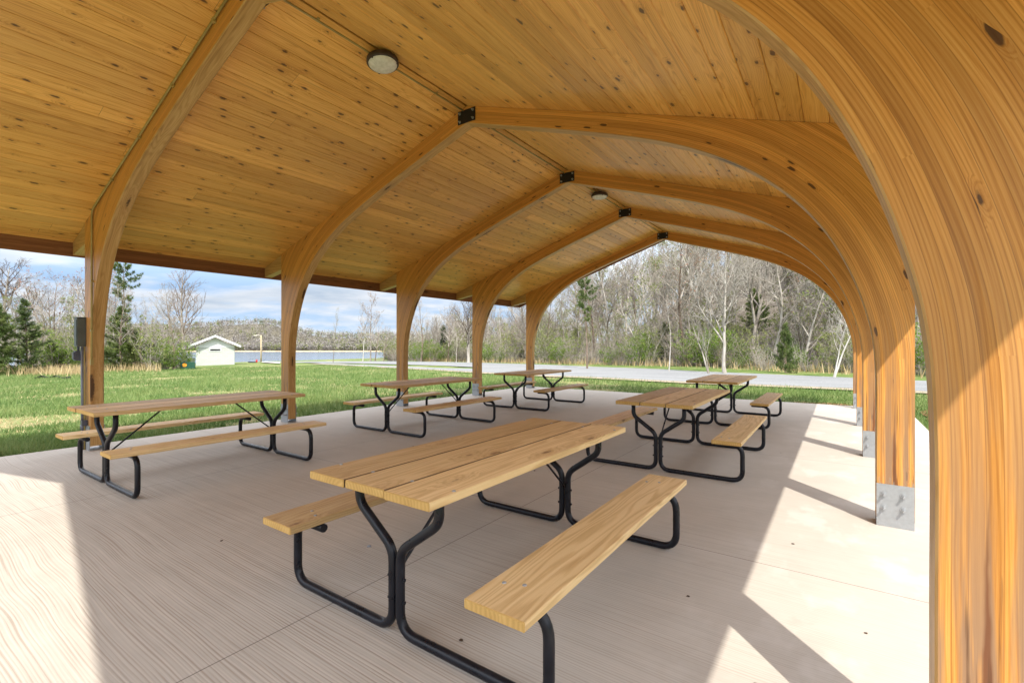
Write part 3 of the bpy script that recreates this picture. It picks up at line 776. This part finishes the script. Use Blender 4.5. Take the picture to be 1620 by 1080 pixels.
# ------------------------------------------------------------------ trees
def wander(p,d,L,n,r,wob,up):
    pts=[Vector(p)]; d=Vector(d).normalized(); q=Vector(p)
    for i in range(n):
        d=(d+rdir(r)*wob+Vector((0,0,up))).normalized(); q=q+d*(L/n); pts.append(q.copy())
    return pts,d
def side_dir(t,r,ang):
    o=t.orthogonal().normalized(); o=Quaternion(t,r.uniform(0,2*PI))@o
    return (t*math.cos(ang)+o*math.sin(ang)).normalized()
def bare_tree(seed,H=10.,r0=.16,lean=0.,first=.28,n1=16,n2=6,n3=6,n4=3,ang=.85,up=.10,reach=.42,buds=0,budsize=.10,forks=1,budcl=1,limb=1.,wob=.085):
    r=random.Random(seed); T=MB(); C=MB(); B=MB()
    stems=[]
    for f in range(forks):
        a=r.uniform(0,6.28) if forks>1 else 0
        d=Vector((math.sin(lean)+ (.28*math.cos(a) if forks>1 else 0),(.28*math.sin(a) if forks>1 else 0),1))
        pts,_=wander((0,0,-.15),d,H*(1 if f==0 else r.uniform(.75,.95)),12,r,wob,.05)
        rad=[r0*(1 if f==0 else .75)*(1-.93*(i/12)**.9) for i in range(13)]; rad[0]*=1.35
        T.tube(pts,rad,7,.5,0,False); stems.append((pts,rad))
    def along(pts,f):
        k=f*(len(pts)-1); i=min(int(k),len(pts)-2); return pts[i].lerp(pts[i+1],k-i),(pts[i+1]-pts[i]).normalized(),i
    for pts,rad in stems:
        m=n1 if len(stems)==1 else int(n1*.65)
        for a in range(m):
            f=first+(1-first)*((a+r.random())/m); p,t,i=along(pts,min(f,.99))
            L=H*reach*(1.08-f*.75)*r.uniform(.65,1.2); rb=min(rad[i]*.7,(.012+L*.014)*limb)
            p1,_=wander(p,side_dir(t,r,ang*r.uniform(.65,1.25)),L,6,r,.16,up)
            C.tube(p1,[rb*(1-.85*k/6) for k in range(7)],5,.5,0,False)
            for b2 in range(n2):
                f2=.2+.8*(b2+r.random())/n2; q,t2,_=along(p1,min(f2,.99)); L2=L*.5*r.uniform(.5,1.1)*(1.15-f2*.5)
                p2,_=wander(q,side_dir(t2,r,r.uniform(.5,1.)),L2,4,r,.2,up); rb2=max(.006,rb*.42)
                C.tube(p2,[rb2*(1-.7*k/4) for k in range(5)],4,.5,0,False)
                for b3 in range(n3):
                    f3=.2+.8*(b3+r.random())/n3; q3,t3,_=along(p2,min(f3,.99)); L3=max(.18,L2*.5*r.uniform(.5,1.1))
                    p3,_=wander(q3,side_dir(t3,r,r.uniform(.4,.95)),L3,2,r,.22,up); rb3=max(.0042,rb2*.5)
                    C.tube(p3,[rb3,rb3*.8,rb3*.5],3,.5,0,False)
                    for b4 in range(n4):
                        q4,t4,_=along(p3,r.uniform(.2,1.)*.99)
                        e=q4+side_dir(t4,r,r.uniform(.3,.9))*L3*.55*r.uniform(.5,1)
                        C.tube([q4,e],[.0036,.0024],3,.5,0,False)
                    if buds and r.random()<buds:
                        for _ in range(budcl): leafquad(B,p3[-1]+rdir(r)*.09,budsize*r.uniform(.6,1.3),r,r.random(),0,.6)
    return T,C,B
def conifer(seed,H=8.,r0=.11,first=.06,spread=.30,whorl=.27,pine=True,flat=False):
    r=random.Random(seed); T=MB(); C=MB()
    pts,_=wander((0,0,-.1),(0,0,1),H,10,r,.03,.05); T.tube(pts,[r0*(1-.9*i/10) for i in range(11)],7,.5,0,False)
    z=first*H
    while z<H*.985:
        f=(z-first*H)/(H*(1-first)); k=z/H*10; i=min(9,int(k)); p=pts[i].lerp(pts[i+1],k-i)
        env=(1-f)**.8*spread*H+.12 if not flat else (.35+.65*math.sin(PI*min(1,f*1.05)))*spread*H
        for _ in range(r.choice((4,5,6)) if not flat else 4):
            if r.random()<.12: continue
            L=env*r.uniform(.55,1.15); a=r.uniform(0,6.28); el=r.uniform(-.1,.35)+f*.5
            d=Vector((math.cos(a)*math.cos(el),math.sin(a)*math.cos(el),math.sin(el)))
            bp_,_=wander(p,d,L,4,r,.12,.05); rb=.008+L*.012
            T.tube(bp_,[rb*(1-.7*q/4) for q in range(5)],4,.5,0,False)
            nt=max(3,int(L/.11)); bt=r.random()
            for q in range(nt):
                ff=.25+.75*(q+r.random())/nt; kk=ff*4; ii=min(3,int(kk)); c=bp_[ii].lerp(bp_[ii+1],kk-ii)+rdir(r)*.10*(1+L*.25); 
                t=(bp_[ii+1]-bp_[ii]).normalized()
                for _ in range(15 if pine else 9):
                    dd=(t*.6+rdir(r)+Vector((0,0,.3))).normalized()*r.uniform(.16,.36)*(1 if pine else .7); s_=dd.orthogonal().normalized()*(.024 if pine else .032)
                    C.face([c-s_,c+s_,c+dd],None,min(1,max(0,bt*.6+r.random()*.5)),0)
        z+=whorl*r.uniform(.7,1.25)*(.6+.6*(1-f))
    return T,C
def shrub(seed,H=1.8,stems=16,leaves=900,ls=.075,spread=.55):
    r=random.Random(seed); T=MB(); C=MB(); ends=[]
    for _ in range(stems):
        a=r.uniform(0,6.28); o=Vector((math.cos(a),math.sin(a),0))*r.uniform(0,.25)
        p,_=wander(o,Vector((math.cos(a)*spread,math.sin(a)*spread,1)),H*r.uniform(.6,1.1),6,r,.18,.08); T.tube(p,[.014*(1-.8*i/6) for i in range(7)],4,.5,0,False); ends.append(p)
        for _ in range(7):
            i=r.randint(1,5); q,_=wander(p[i],side_dir((p[i+1]-p[i]).normalized(),r,.9),H*r.uniform(.2,.45),3,r,.2,.08); T.tube(q,[.006,.005,.004,.002],3,.5,0,False); ends.append(q)
    for _ in range(leaves):
        p=r.choice(ends); i=r.randint(len(p)//2,len(p)-2); c=p[i].lerp(p[i+1],r.random())+rdir(r)*.11
        leafquad(C,c,ls*r.uniform(.6,1.4),r,r.random(),0,.55)
    return T,C
V={}
def variant(key,parts): V[key]=parts     # list of (part name, mesh)
def mk(key,T,C,B,mt,mc,mb):
    L=[('trunk',T.mesh('trunk',mt))]
    if C and C.f: L.append(('branches',C.mesh('branches',mc)))
    if B and B.f: L.append(('leaves',B.mesh('leaves',mb)))
    V[key]=L
mk('grey0',*bare_tree(21,H=11,n1=18,n2=7,n3=7,wob=.13),M['bark'],M['twig'],M['leafdry'])
mk('grey1',*bare_tree(22,H=12,r0=.17,first=.4,n1=16,n2=7,n3=6,ang=.7,up=.16,wob=.11,buds=.35,budsize=.09),M['bark'],M['twig'],M['leafyel'])
mk('grey2',*bare_tree(23,H=9.5,r0=.12,lean=.12,n1=14,buds=.3),M['barkdark'],M['twig'],M['leafred'])
mk('big0',*bare_tree(31,H=12,r0=.27,first=.22,n1=20,n2=7,n3=6,ang=.72,up=.15,reach=.47),M['bark'],M['barkdark'],M['leafdry'])
mk('slim0',*bare_tree(24,H=10,r0=.085,first=.35,n1=14,n2=5,n3=5,ang=.6,up=.2,reach=.26,buds=.5,budsize=.10),M['bark'],M['twig'],M['leafyel'])
mk('slim1',*bare_tree(25,H=8.5,r0=.075,first=.3,n1=13,n2=5,n3=5,ang=.7,up=.14,reach=.30),M['barkpale'],M['twig'],M['leafyel'])
mk('white0',*bare_tree(26,H=12.5,r0=.19,first=.24,n1=16,n2=9,n3=7,ang=.9,up=.09,reach=.56,limb=1.6,wob=.17),M['barkpale'],M['barkpale'],M['leafdry'])
mk('white1',*bare_tree(27,H=8.5,r0=.12,lean=.35,first=.35,n1=13,ang=.8,up=.10,forks=2),M['barkpale'],M['barkpale'],M['leafdry'])
mk('budred',*bare_tree(28,H=10,r0=.13,first=.2,n1=17,forks=3,ang=.7,up=.13,buds=.55,budsize=.12),M['barkdark'],M['twig'],M['leafred'])
mk('budgreen',*bare_tree(29,H=8,r0=.10,first=.15,n1=17,ang=.75,up=.12,buds=.9,budsize=.14,budcl=2),M['bark'],M['twig'],M['leafyel'])
mk('oakdry',*bare_tree(30,H=10.5,r0=.14,first=.22,n1=15,ang=.8,buds=.5,budsize=.15,budcl=2),M['bark'],M['twig'],M['leafdry'])
def mkc(key,T,C,mt,mc): V[key]=[('trunk',T.mesh('trunk',mt)),('crown',C.mesh('crown',mc))]
mkc('pine0',*conifer(41,H=8,spread=.33),M['barkdark'],M['needle'])
mkc('pine1',*conifer(42,H=6.5,spread=.40,first=.04),M['barkdark'],M['needle'])
mkc('tallpine',*conifer(43,H=11,r0=.14,first=.55,spread=.17,whorl=.5,flat=True),M['barkdark'],M['needle'])
mkc('cedar',*conifer(44,H=3,r0=.05,first=.03,spread=.30,whorl=.15,pine=False),M['barkdark'],M['cedar'])
mkc('bush0',*shrub(51,H=2.2,leaves=2000,ls=.10),M['twig'],M['leafgreen'])
mkc('bush1',*shrub(52,H=1.5,stems=20,leaves=1200,ls=.085,spread=.9),M['twig'],M['leafgreen'])
mkc('bush2',*shrub(53,H=3.2,stems=12,leaves=1500,ls=.11,spread=.45),M['twig'],M['leafyel'])
mkc('brush',*shrub(54,H=2.4,stems=34,leaves=260,ls=.07,spread=.6),M['twig'],M['leafdry'])
used={}
def plant(key,name,loc,scale,rz,label,cat,group=None,tilt=0.):
    if key in used:
        o=used[key].copy(); col.objects.link(o)
        for ch in used[key].children:
            c=ch.copy(); col.objects.link(c); c.parent=o
    else:
        o=empty(name)
        for pn,me in V[key]: link(pn,me,o)
        used[key]=o
    o.name=name; o.location=loc; o.scale=(scale if isinstance(scale,(tuple,list)) else (scale,)*3); o.rotation_euler=(tilt,0,rz)
    for kk in ('label','category','group'):
        if kk in o: del o[kk]
    tag(o,label,cat,group); return o
HT={'big0':12,'grey0':11,'grey1':12,'grey2':9.5,'slim0':10,'slim1':8.5,'white0':12.5,'white1':8.5,'budred':10,'budgreen':8,'oakdry':10.5,'pine0':8,'pine1':6.5,'tallpine':11,'cedar':3,'bush0':2.2,'bush1':1.5,'bush2':3.2,'brush':2.4}
def at(key,name,px,base,top,label,cat='tree',rz=0.,group=None,wide=1.,tilt=0.):
    p,t=onground(px,base); h=(base-top)/F*t; s=h/HT[key]; p.z-=.05
    return plant(key,name,p,(s*wide,s*wide,s),rz,label,cat,group,tilt)
# trees that stand out one by one
at('pine1','pine_tree',-8,594,478,'dark pine at the far left edge of the lawn, behind the reeds',rz=.5)
at('pine0','pine_tree',42,592,472,'dense dark green pine left of the electrical box',rz=2.)
at('pine1','pine_tree',84,589,538,'lower young pine between the big dark pine and the electrical box',rz=4.)
at('big0','bare_tree',8,585,418,'bare grey tree with fine twigs above the leftmost pine',rz=1.,wide=1.2)
at('budred','bare_tree',100,584,408,'many-stemmed bare tree with reddish buds behind the electrical box',rz=.6,wide=1.25)
at('budred','bare_tree',165,582,425,'reddish budding tree half hidden behind the leftmost pavilion post',rz=2.6)
at('budgreen','budding_tree',108,588,505,'small yellow green budding tree just left of the electrical box pole',rz=1.)
at('tallpine','pine_tree',201,583,414,'tall thin pine with a high tufted crown right of the leftmost post',rz=1.,wide=.9)
at('pine0','pine_tree',192,585,484,'dark evergreen under the tall thin pine',rz=3.,wide=1.2)
at('cedar','cedar_tree',236,583,540,'round dark cedar at the edge of the wood, left of the white building',rz=.4,wide=1.35)
at('pine1','pine_tree',215,585,530,'low spreading evergreen between the tall pine and the round cedar',rz=5.,wide=1.3)
at('grey2','bare_tree',258,579,470,'thin bare tree just left of the big bare tree',rz=.9,wide=1.1)
at('slim1','bare_tree',229,580,472,'slender bare tree with pale trunk above the round cedar',rz=2.2)
at('big0','bare_tree',291,577,430,'big bare tree beside the white block building',rz=.3,wide=.95)
at('budgreen','budding_tree',268,579,556,'small green bush-like tree at the lake edge left of the big bare tree',rz=2.)
at('slim0','bare_tree',527,573.5,488,'slender pale green budding tree standing alone at the lake shore',rz=1.,wide=.8)
at('cedar','cedar_tree',612,569,548,'small cone-shaped cedar by the far gravel road',rz=1.4,wide=1.1)
at('white1','bare_tree',684,569,487,'leaning white-trunked tree seen between the third and fourth left posts',rz=.4)
at('cedar','cedar_tree',702,570,516,'dark narrow cedar behind the leaning white-trunked tree',rz=2.,wide=.75)
at('oakdry','bare_tree',586,571,468,'bare tree with withered brown leaves left of the third post',rz=.2,wide=.85)
at('slim1','bare_tree',574,571,478,'slim pale-trunked tree beside the one with withered brown leaves',rz=1.,wide=.9)
at('big0','bare_tree',741,574,466,'large bare tree with upswept twigs left of the fourth post',rz=.7,wide=1.1)
at('white0','bare_tree',1147,592,392,'big white-limbed sycamore standing over the others behind the gravel road',rz=2.4,wide=1.0)
at('white1','bare_tree',1122,592,480,'forked white tree leaning left below the big sycamore',rz=3.4)
at('white1','bare_tree',1318,598,455,'forked pale tree by the road near the right posts',rz=.5,wide=.9)
at('slim1','bare_tree',1058,588,470,'slim white-trunked tree left of the big sycamore',rz=.2)
at('tallpine','pine_tree',929,584,438,'tall pine with tufted crown rising left in the roadside wood',rz=.2,wide=.9)
at('pine1','pine_tree',1242,590,508,'young green pine on the wooded slope right of the sycamore',rz=.2,wide=.6)
at('budgreen','budding_tree',722,573,520,'bright yellow green budding tree left of the fourth post',rz=.2,wide=1.)
# the wood behind the gravel road
rr=random.Random(19)
G1='bare trees in the wood behind the gravel road'; L1='bare grey tree in the wood behind the gravel road'
cnt=0
while cnt<290:
    x=rr.uniform(-62,22); e=rr.random()**1.1*46; y=30.5-.37*x+e
    if x>4: y=29.5+e*.9
    zc_=-x*_s+y*_c; pxx=810+F*(x*_c+y*_s)/zc_
    if not 560<pxx<1520: continue
    if pxx<640 and e<6 and rr.random()<.5: continue
    k=rr.choices(('grey0','grey1','grey2','slim0','slim1','budgreen','budred','oakdry','white1'),(22,16,11,10,12,23,3,4,3))[0]
    h=rr.uniform(7.,11.5)*(1.+.12*sstep(-30,-5,x))
    if x<-30: h*=.74
    if e<4: h*=rr.uniform(.55,.95)
    s=h/HT[k]; cnt+=1
    lab,gr={'budgreen':('yellow green budding tree in the wood behind the gravel road','budding trees in the wood'),'budred':('reddish budding tree in the wood behind the gravel road','reddish trees in the wood'),'oakdry':('tree with withered brown leaves in the roadside wood','brown-leaved trees in the wood'),'white1':('pale forked tree in the wood behind the gravel road','pale forked trees in the wood')}.get(k,(L1,G1))
    plant(k,'budding_tree' if k in('budgreen','budred') else 'bare_tree',(x,y,ter(x,y)-.1),(s*rr.uniform(.85,1.1),s*rr.uniform(.85,1.1),s),rr.uniform(0,6.28),lab,'tree',gr,rr.uniform(-.06,.06))
for i in range(90):
    x=rr.uniform(-60,16); e=rr.uniform(.5,16); y=(30-.37*x+e) if x<4 else 29+e
    zc_=-x*_s+y*_c; pxx=810+F*(x*_c+y*_s)/zc_
    if not 640<pxx<1500: continue
    k=rr.choice(('slim0','slim0','budgreen','budgreen','grey2')); s=rr.uniform(3.,6.)/HT[k]
    plant(k,'sapling',(x,y,ter(x,y)-.1),(s*1.25,s*1.25,s),rr.uniform(0,6.28),'thin low sapling among the taller trees of the roadside wood','sapling','saplings in the roadside wood',rr.uniform(-.12,.12))
for i in range(6):
    x=rr.uniform(-45,12); e=rr.uniform(1,22); y=(30-.37*x+e) if x<4 else 29+e
    plant('pine1','pine_tree',(x,y,ter(x,y)-.1),rr.uniform(.35,.75),rr.uniform(0,6.28),'small young pine scattered in the wood behind the gravel road','tree','young pines in the wood')
# shrubs along its edge
cnt=0
while cnt<190:
    x=rr.uniform(-62,16); e=rr.random()**1.6*9; y=(29.4-.37*x+e) if x<4 else 28.2+e
    zc_=-x*_s+y*_c; pxx=810+F*(x*_c+y*_s)/zc_
    if not 600<pxx<1500: continue
    k=rr.choices(('bush0','bush1','bush2','brush'),(32,26,26,24))[0]; cnt+=1
    lab,gr=('bare tangled bush at the edge of the roadside wood','bare bushes along the wood') if k=='brush' else ('leafy green bush at the edge of the roadside wood','green bushes along the wood')
    plant(k,'shrub',(x,y,ter(x,y)-.05),rr.uniform(.6,1.15),rr.uniform(0,6.28),lab,'bush',gr)
for i in range(96):
    px=rr.choice((rr.uniform(-60,150),rr.uniform(165,285))); base=rr.uniform(581,589)-(px>150)*3; p,t=onground(px,base)
    k=rr.choices(('bush0','bush2','brush','grey2','slim1','budgreen'),(3,2,5,4,4,2))[0]; s=rr.uniform(1.0,1.9)*(.6 if k in('grey2','slim1','budgreen') else 1)
    if px>200: s*=.75
    if k in ('grey2','slim1','budgreen'): plant(k,'bare_tree',p,s,rr.uniform(0,6.28),'thin bare tree in the thicket along the left side of the lawn','tree','thicket trees left of the lawn')
    else: plant(k,'shrub',p,s,rr.uniform(0,6.28),'tangled shrub in the thicket along the left side of the lawn','bush','thicket shrubs left of the lawn')
for i in range(26):
    px=rr.uniform(555,760); base=rr.uniform(569.5,572.5); p,t=onground(px,base)
    k=rr.choices(('brush','bush2','slim1','grey2','bush0'),(6,2,4,3,2))[0]; s=rr.uniform(.7,1.2)*(.72 if k in('grey2','slim1') else 1)
    if k in ('grey2','slim1'): plant(k,'bare_tree',p,s,rr.uniform(0,6.28),'thin bare tree on the point where the road meets the lake','tree','thin trees on the lake point')
    else: plant(k,'shrub',p,s,rr.uniform(0,6.28),'tangled shrub on the point where the road meets the lake','bush','shrubs on the lake point')
# undergrowth nobody could count
b=MB(); rr=random.Random(77)
for i in range(9500):
    x=rr.uniform(-60,20); e=rr.random()**1.2*48; y=(29.-.37*x+e) if x<4 else 27.9+e
    h=rr.uniform(.5,2.6); z=ter(x,y)-.05; p,_=wander((x,y,z),(rr.gauss(0,.3),rr.gauss(0,.3),1),h,3,rr,.2,.02)
    w_=rr.uniform(.005,.013); b.tube(p,[w_,w_*.8,w_*.6,w_*.3],3,rr.random(),0,False)
    for _ in range(3):
        q,_=wander(p[rr.randint(1,2)],rdir(rr)+Vector((0,0,.6)),h*.4,2,rr,.2,.05); b.tube(q,[.004,.0035,.002],3,.5,0,False)
tag(b.build('undergrowth',M['twig']),'grey tangle of thin stems on the floor of the roadside wood','undergrowth',kind='stuff')
# dry reeds and roadside straw
def blade(b,x,y,z,h,w,r,tone,mat=0,bend=.35):
    a=r.uniform(0,6.28); s_=Vector((math.cos(a),math.sin(a),0))*w; d=Vector((r.gauss(0,bend),r.gauss(0,bend),1)); p=Vector((x,y,z))
    b.face([p-s_,p+s_,p+d*h],None,tone,mat)
b=MB()
for i in range(5200):
    if rr.random()<.62:
        px=rr.choice((rr.uniform(-60,140),rr.uniform(-60,140),rr.uniform(160,255))); base=rr.gauss(591 if px<150 else 585,1.6); p,t=onground(px,base); x,y,z=p; h=rr.uniform(.35,1.0)
    else:
        x=rr.uniform(-50,18); y=(28.2-.37*x if x<4 else 27.2)+rr.random()*2.2; z=ter(x,y); h=rr.uniform(.25,.8)
    blade(b,x,y,z-.03,h,.028,rr,rr.random(),0,.22)
tag(b.build('dry_reeds',M['drygrass']),'pale dry reeds and straw along the edges of the woods','reeds',kind='stuff')
# lawn
b=MB(); rr=random.Random(4); made=0; tries=0
def interp(P,x):
    for (a,ya),(c,yc) in zip(P[:-1],P[1:]):
        if min(a,c)<=x<=max(a,c): return ya+(yc-ya)*(x-a)/(c-a) if a!=c else ya
    return 1e9
nearL=near+lo0[1:]
while made<150000 and tries<1000000:
    tries+=1
    t=6.2+rr.random()**1.7*44; px=rr.uniform(-40,1500) if rr.random()<.82 else rr.uniform(-900,-40); d=ray(px,544.5); x,y=d.x*t,d.y*t
    if SX0-.02<x<SX1+.02 and SY0<y<SY1+.02: continue
    if y>interp(nearL,x)-.75: continue
    q=mnoise.noise(Vector((x*.33,y*.33,2.)))+.6*mnoise.noise(Vector((x*1.1,y*1.1,5.)))+.25*mnoise.noise(Vector((x*3.1,y*3.1,8.)))
    dry=q>.30
    if dry and rr.random()<.55: continue
    made+=1; z=ter(x,y); sc_=1+.035*max(0,t-8)
    edge=min(abs(x-SX0),abs(y-SY1))
    if dry: blade(b,x,y,z,rr.uniform(.02,.06)*sc_,.006*sc_,rr,rr.random(),1,.8)
    else: blade(b,x,y,z,rr.uniform(.05,.13)*(1.25 if q<-.15 else 1)*min(sc_,1.5),.0065*sc_,rr,min(1,max(0,.45-q*.5+rr.uniform(-.3,.35))),0,.45)
tag(b.build('lawn_grass',[M['blade'],M['drygrass']]),'green lawn grass with patches of straw around the pavilion','grass',kind='stuff')

# ------------------------------------------------------------------ white block building and its surroundings
p,t=onground(341,577.5)
bl=empty('block_building',(p.x,p.y,p.z-.15),math.radians(65)); tag(bl,'small white block building with a low gabled roof by the lake','building')
Wd,Dp,Hh=2.2,6.5,2.65; PK=1.42; OV=.74
b=MB(); b.box((-Wd,0,0),(Wd,Dp,Hh)); b.build('wall',M['block'],bl)
b=MB(); b.face([(-Wd,-.01,Hh),(Wd,-.01,Hh),(0,-.01,Hh+PK*Wd/(Wd+OV)+.1)]); b.face([(-Wd,.05,Hh),(0,.05,Hh+PK*Wd/(Wd+OV)+.1),(Wd,.05,Hh)]); b.box((-Wd,-.03,Hh-.10),(Wd,-.012,Hh-.0)); b.build('gable',M['white'],bl)
b=MB(); zt=Hh+PK; ze=Hh+.02
for s in (-1,1):
    A=[(0,zt),(s*(Wd+OV),ze),(s*(Wd+OV),ze+.12),(0,zt+.12)]
    P0=[(x,-.7,z) for x,z in A]; P1=[(x,Dp+.7,z) for x,z in A]
    for i in range(4): j=(i+1)%4; b.face([P0[i],P0[j],P1[j],P1[i]])
    b.face(P0); b.face(P1)
b.build('roof',M['shingle'],bl)
b=MB()
for s in (-1,1):
    A=[(0,zt-.13),(s*(Wd+OV+.03),ze-.13),(s*(Wd+OV+.03),ze+.15),(0,zt+.15)]
    for y0 in (-.74,):
        P0=[(x,y0,z) for x,z in A]; P1=[(x,y0+.038,z) for x,z in A]
        for i in range(4): j=(i+1)%4; b.face([P0[i],P0[j],P1[j],P1[i]])
        b.face(P0); b.face(P1)
    x0,x1=sorted((s*(Wd+OV+.002),s*(Wd+OV+.03))); b.box((x0,-.70,ze-.13),(x1,Dp+.7,ze+.13))
b.build('roof_trim',M['white'],bl)
b=MB(); b.box((-.72,-.06,2.02),(.66,-.004,2.42)); wf=b.build('window_frame',M['white'],bl)
b=MB(); b.box((-.62,-.075,2.10),(.56,-.062,2.34)); b.build('window',M['dark'],wf)
q,t=onground(303.5,575.5)
ac=empty('cooling_unit',(q.x,q.y,q.z),math.radians(64)); tag(ac,'small dark box-shaped cooling unit beside the left wall of the white building','cooling unit')
b=MB(); chbox(b,(-.42,-.4,.06),(.42,.4,.95),.03); b.box((-.5,-.48,-.2),(.5,.48,.06)); b.build('housing',M['boxgreen'],ac)
b=MB(); b.lathe([(.30,0),(.30,.04),(.001,.05)],16,(0,0,.95)); b.build('fan_guard',M['dark'],ac)
q,t=onground(297.5,583.5)
ub=empty('utility_cabinet',(q.x,q.y,q.z),math.radians(64)); tag(ub,'dark green utility cabinet with an orange warning sticker standing in the lawn','utility cabinet')
b=MB(); chbox(b,(-.58,-.35,.05),(.58,.35,.70),.03); b.box((-.62,-.38,-.1),(.62,.38,.05)); b.build('cabinet',M['utilgreen'],ub)
b=MB(); b.lathe([(.001,0),(.2,0)],8); 
b=MB(); b.face([(-.26+.2*math.cos(a*PI/4),-.356,.42+.2*math.sin(a*PI/4)) for a in range(8)]); b.build('warning_sticker',M['orange'],ub)
q,t=onground(249,584.5)
ul=empty('utility_vault',(q.x,q.y,q.z),math.radians(60)); tag(ul,'low flat green utility vault lid in the grass left of the utility cabinet','utility vault')
b=MB(); chbox(b,(-.75,-.4,-.1),(.75,.4,.16),.03); b.build('lid',M['utilgreen'],ul); b=MB(); b.box((-.1,-.05,.16),(.1,.05,.19)); b.build('handle',M['dark'],ul)
d=ray(413,544.5); x,y=d.x*80,d.y*80; z=ter(x,y)
lp=empty('lamp_post',(x,y,z),math.radians(60)); tag(lp,'tall pale lamp post with a short arm at the lake shore','lamp post')
b=MB(); b.tube([(0,0,-.2),(0,0,4.6)],[.13,.10],8); b.build('pole',M['wood_pole'],lp)
b=MB(); b.tube([(0,0,4.5),(-.35,0,4.62),(-.75,0,4.6)],.045,6); b.box((-1.1,-.14,4.5),(-.6,.14,4.62)); b.build('lamp_arm',M['concgrey'],lp)
# shore pad, railing, path
d1=ray(394,544.5); d2=ray(441,544.5); A=Vector((d1.x*84,d1.y*84,0)); Bv=Vector((d2.x*84,d2.y*84,0))
rl=empty('dock_railing',(A.x,A.y,ter(A.x,A.y)),math.atan2(Bv.y-A.y,Bv.x-A.x)); Lr=(Bv-A).length
tag(rl,'grey pipe railing along the lake shore right of the white building','railing')
for k in range(5): b=MB(); b.tube([(Lr*k/4,0,-.4),(Lr*k/4,0,1.15)],.025,6); b.build('post',M['steelpipe'],rl)
for z in (.6,1.13): b=MB(); b.tube([(0,0,z),(Lr,0,z)],.02,6); b.build('rail',M['steelpipe'],rl)
for nm,pp in (('shore_pad',((392,573.6),(406,573.6),(405,571.8),(394,571.8))),('footpath',((412,574.2),(443,576.2),(443,574.6),(420,573.2))),('footpath',((252,581.2),(292,578.2),(290,577),(262,578.6)))):
    b=MB(); b.face([tuple(onground(*u)[0]+Vector((0,0,.16))) for u in pp]); tag(b.build(nm,M['concgrey']),kind='structure')
q,t=onground(406,574)
b=MB(); b.lathe([(.001,.62),(.20,.62),(.24,.55),(.24,.08),(.20,0)],12); o=b.build('red_barrel',M['red']); o.location=(q.x,q.y,q.z+.1); o.scale=(.6,.6,.7); tag(o,'small red object standing by the shore pad near the lamp post','barrel')
# silt cloth along the reeds
b=MB(); pts=[onground(px,yy)[0] for px,yy in ((55,599.2),(66,598.2),(78,598.6),(88,598),(100,598.8),(112,600.))]
for i,(p0,p1) in enumerate(zip(pts[:-1],pts[1:])):
    h0,h1=.10+.10*(i%2),.10+.10*((i+1)%2); off=Vector((.03,-.02,0))
    for o_ in (Vector((0,0,0)),off): b.face([p0+o_-Vector((0,0,.05)),p1+o_-Vector((0,0,.05)),p1+o_+Vector((0,0,h1)),p0+o_+Vector((0,0,h0))])
    b.face([p0+Vector((0,0,h0)),p1+Vector((0,0,h1)),p1+off+Vector((0,0,h1)),p0+off+Vector((0,0,h0))])
o=b.build('silt_fence',M['siltfence']); tag(o,'sagging strip of black silt cloth in front of the dry reeds','silt fence')

# grit and leaf crumbs lying on the slab
rr=random.Random(61)
M['leafcrumb']=flat('brown_leaf_crumb',(.07,.045,.03),.9); M['pebble']=flat('grey_pebble',(.28,.30,.34),.7,.3,0,.3,60.)
def crumb(name,x,y,r,mat,label,cat,group):
    b=MB(); n=7; top=[]; 
    for k in range(n):
        a=2*PI*k/n; q=r*rr.uniform(.6,1.3); top.append((q*math.cos(a),q*math.sin(a),r*rr.uniform(.15,.35)))
    c=(0,0,r*.6)
    for k in range(n):
        p,q=top[k],top[(k+1)%n]; b.face([p,q,c],None,.5,0,True); b.face([(p[0]*.9,p[1]*.9,.0005),(q[0]*.9,q[1]*.9,.0005),q,p])
    o=b.build(name,mat); o.location=(x,y,.0005); o.rotation_euler=(0,0,rr.uniform(0,6)); tag(o,label,cat,group)
crumb('pebble',-2.72,2.15,.017,M['pebble'],'single grey pebble on the slab beside the nearest table','pebble',None)
for x,y in ((-1.46,1.72),(-1.62,2.2),(-3.6,1.6),(-4.4,2.9),(-3.1,3.6),(-.75,2.75),(-2.9,4.5),(-.2,3.9),(.05,2.9),(-4.9,4.6),(-3.4,2.6),(-.35,2.2)):
    crumb('leaf_crumb',x+rr.uniform(-.1,.1),y,rr.uniform(.008,.015),M['leafcrumb'],'tiny dark leaf crumb lying on the concrete slab','leaf','leaf crumbs on the slab')
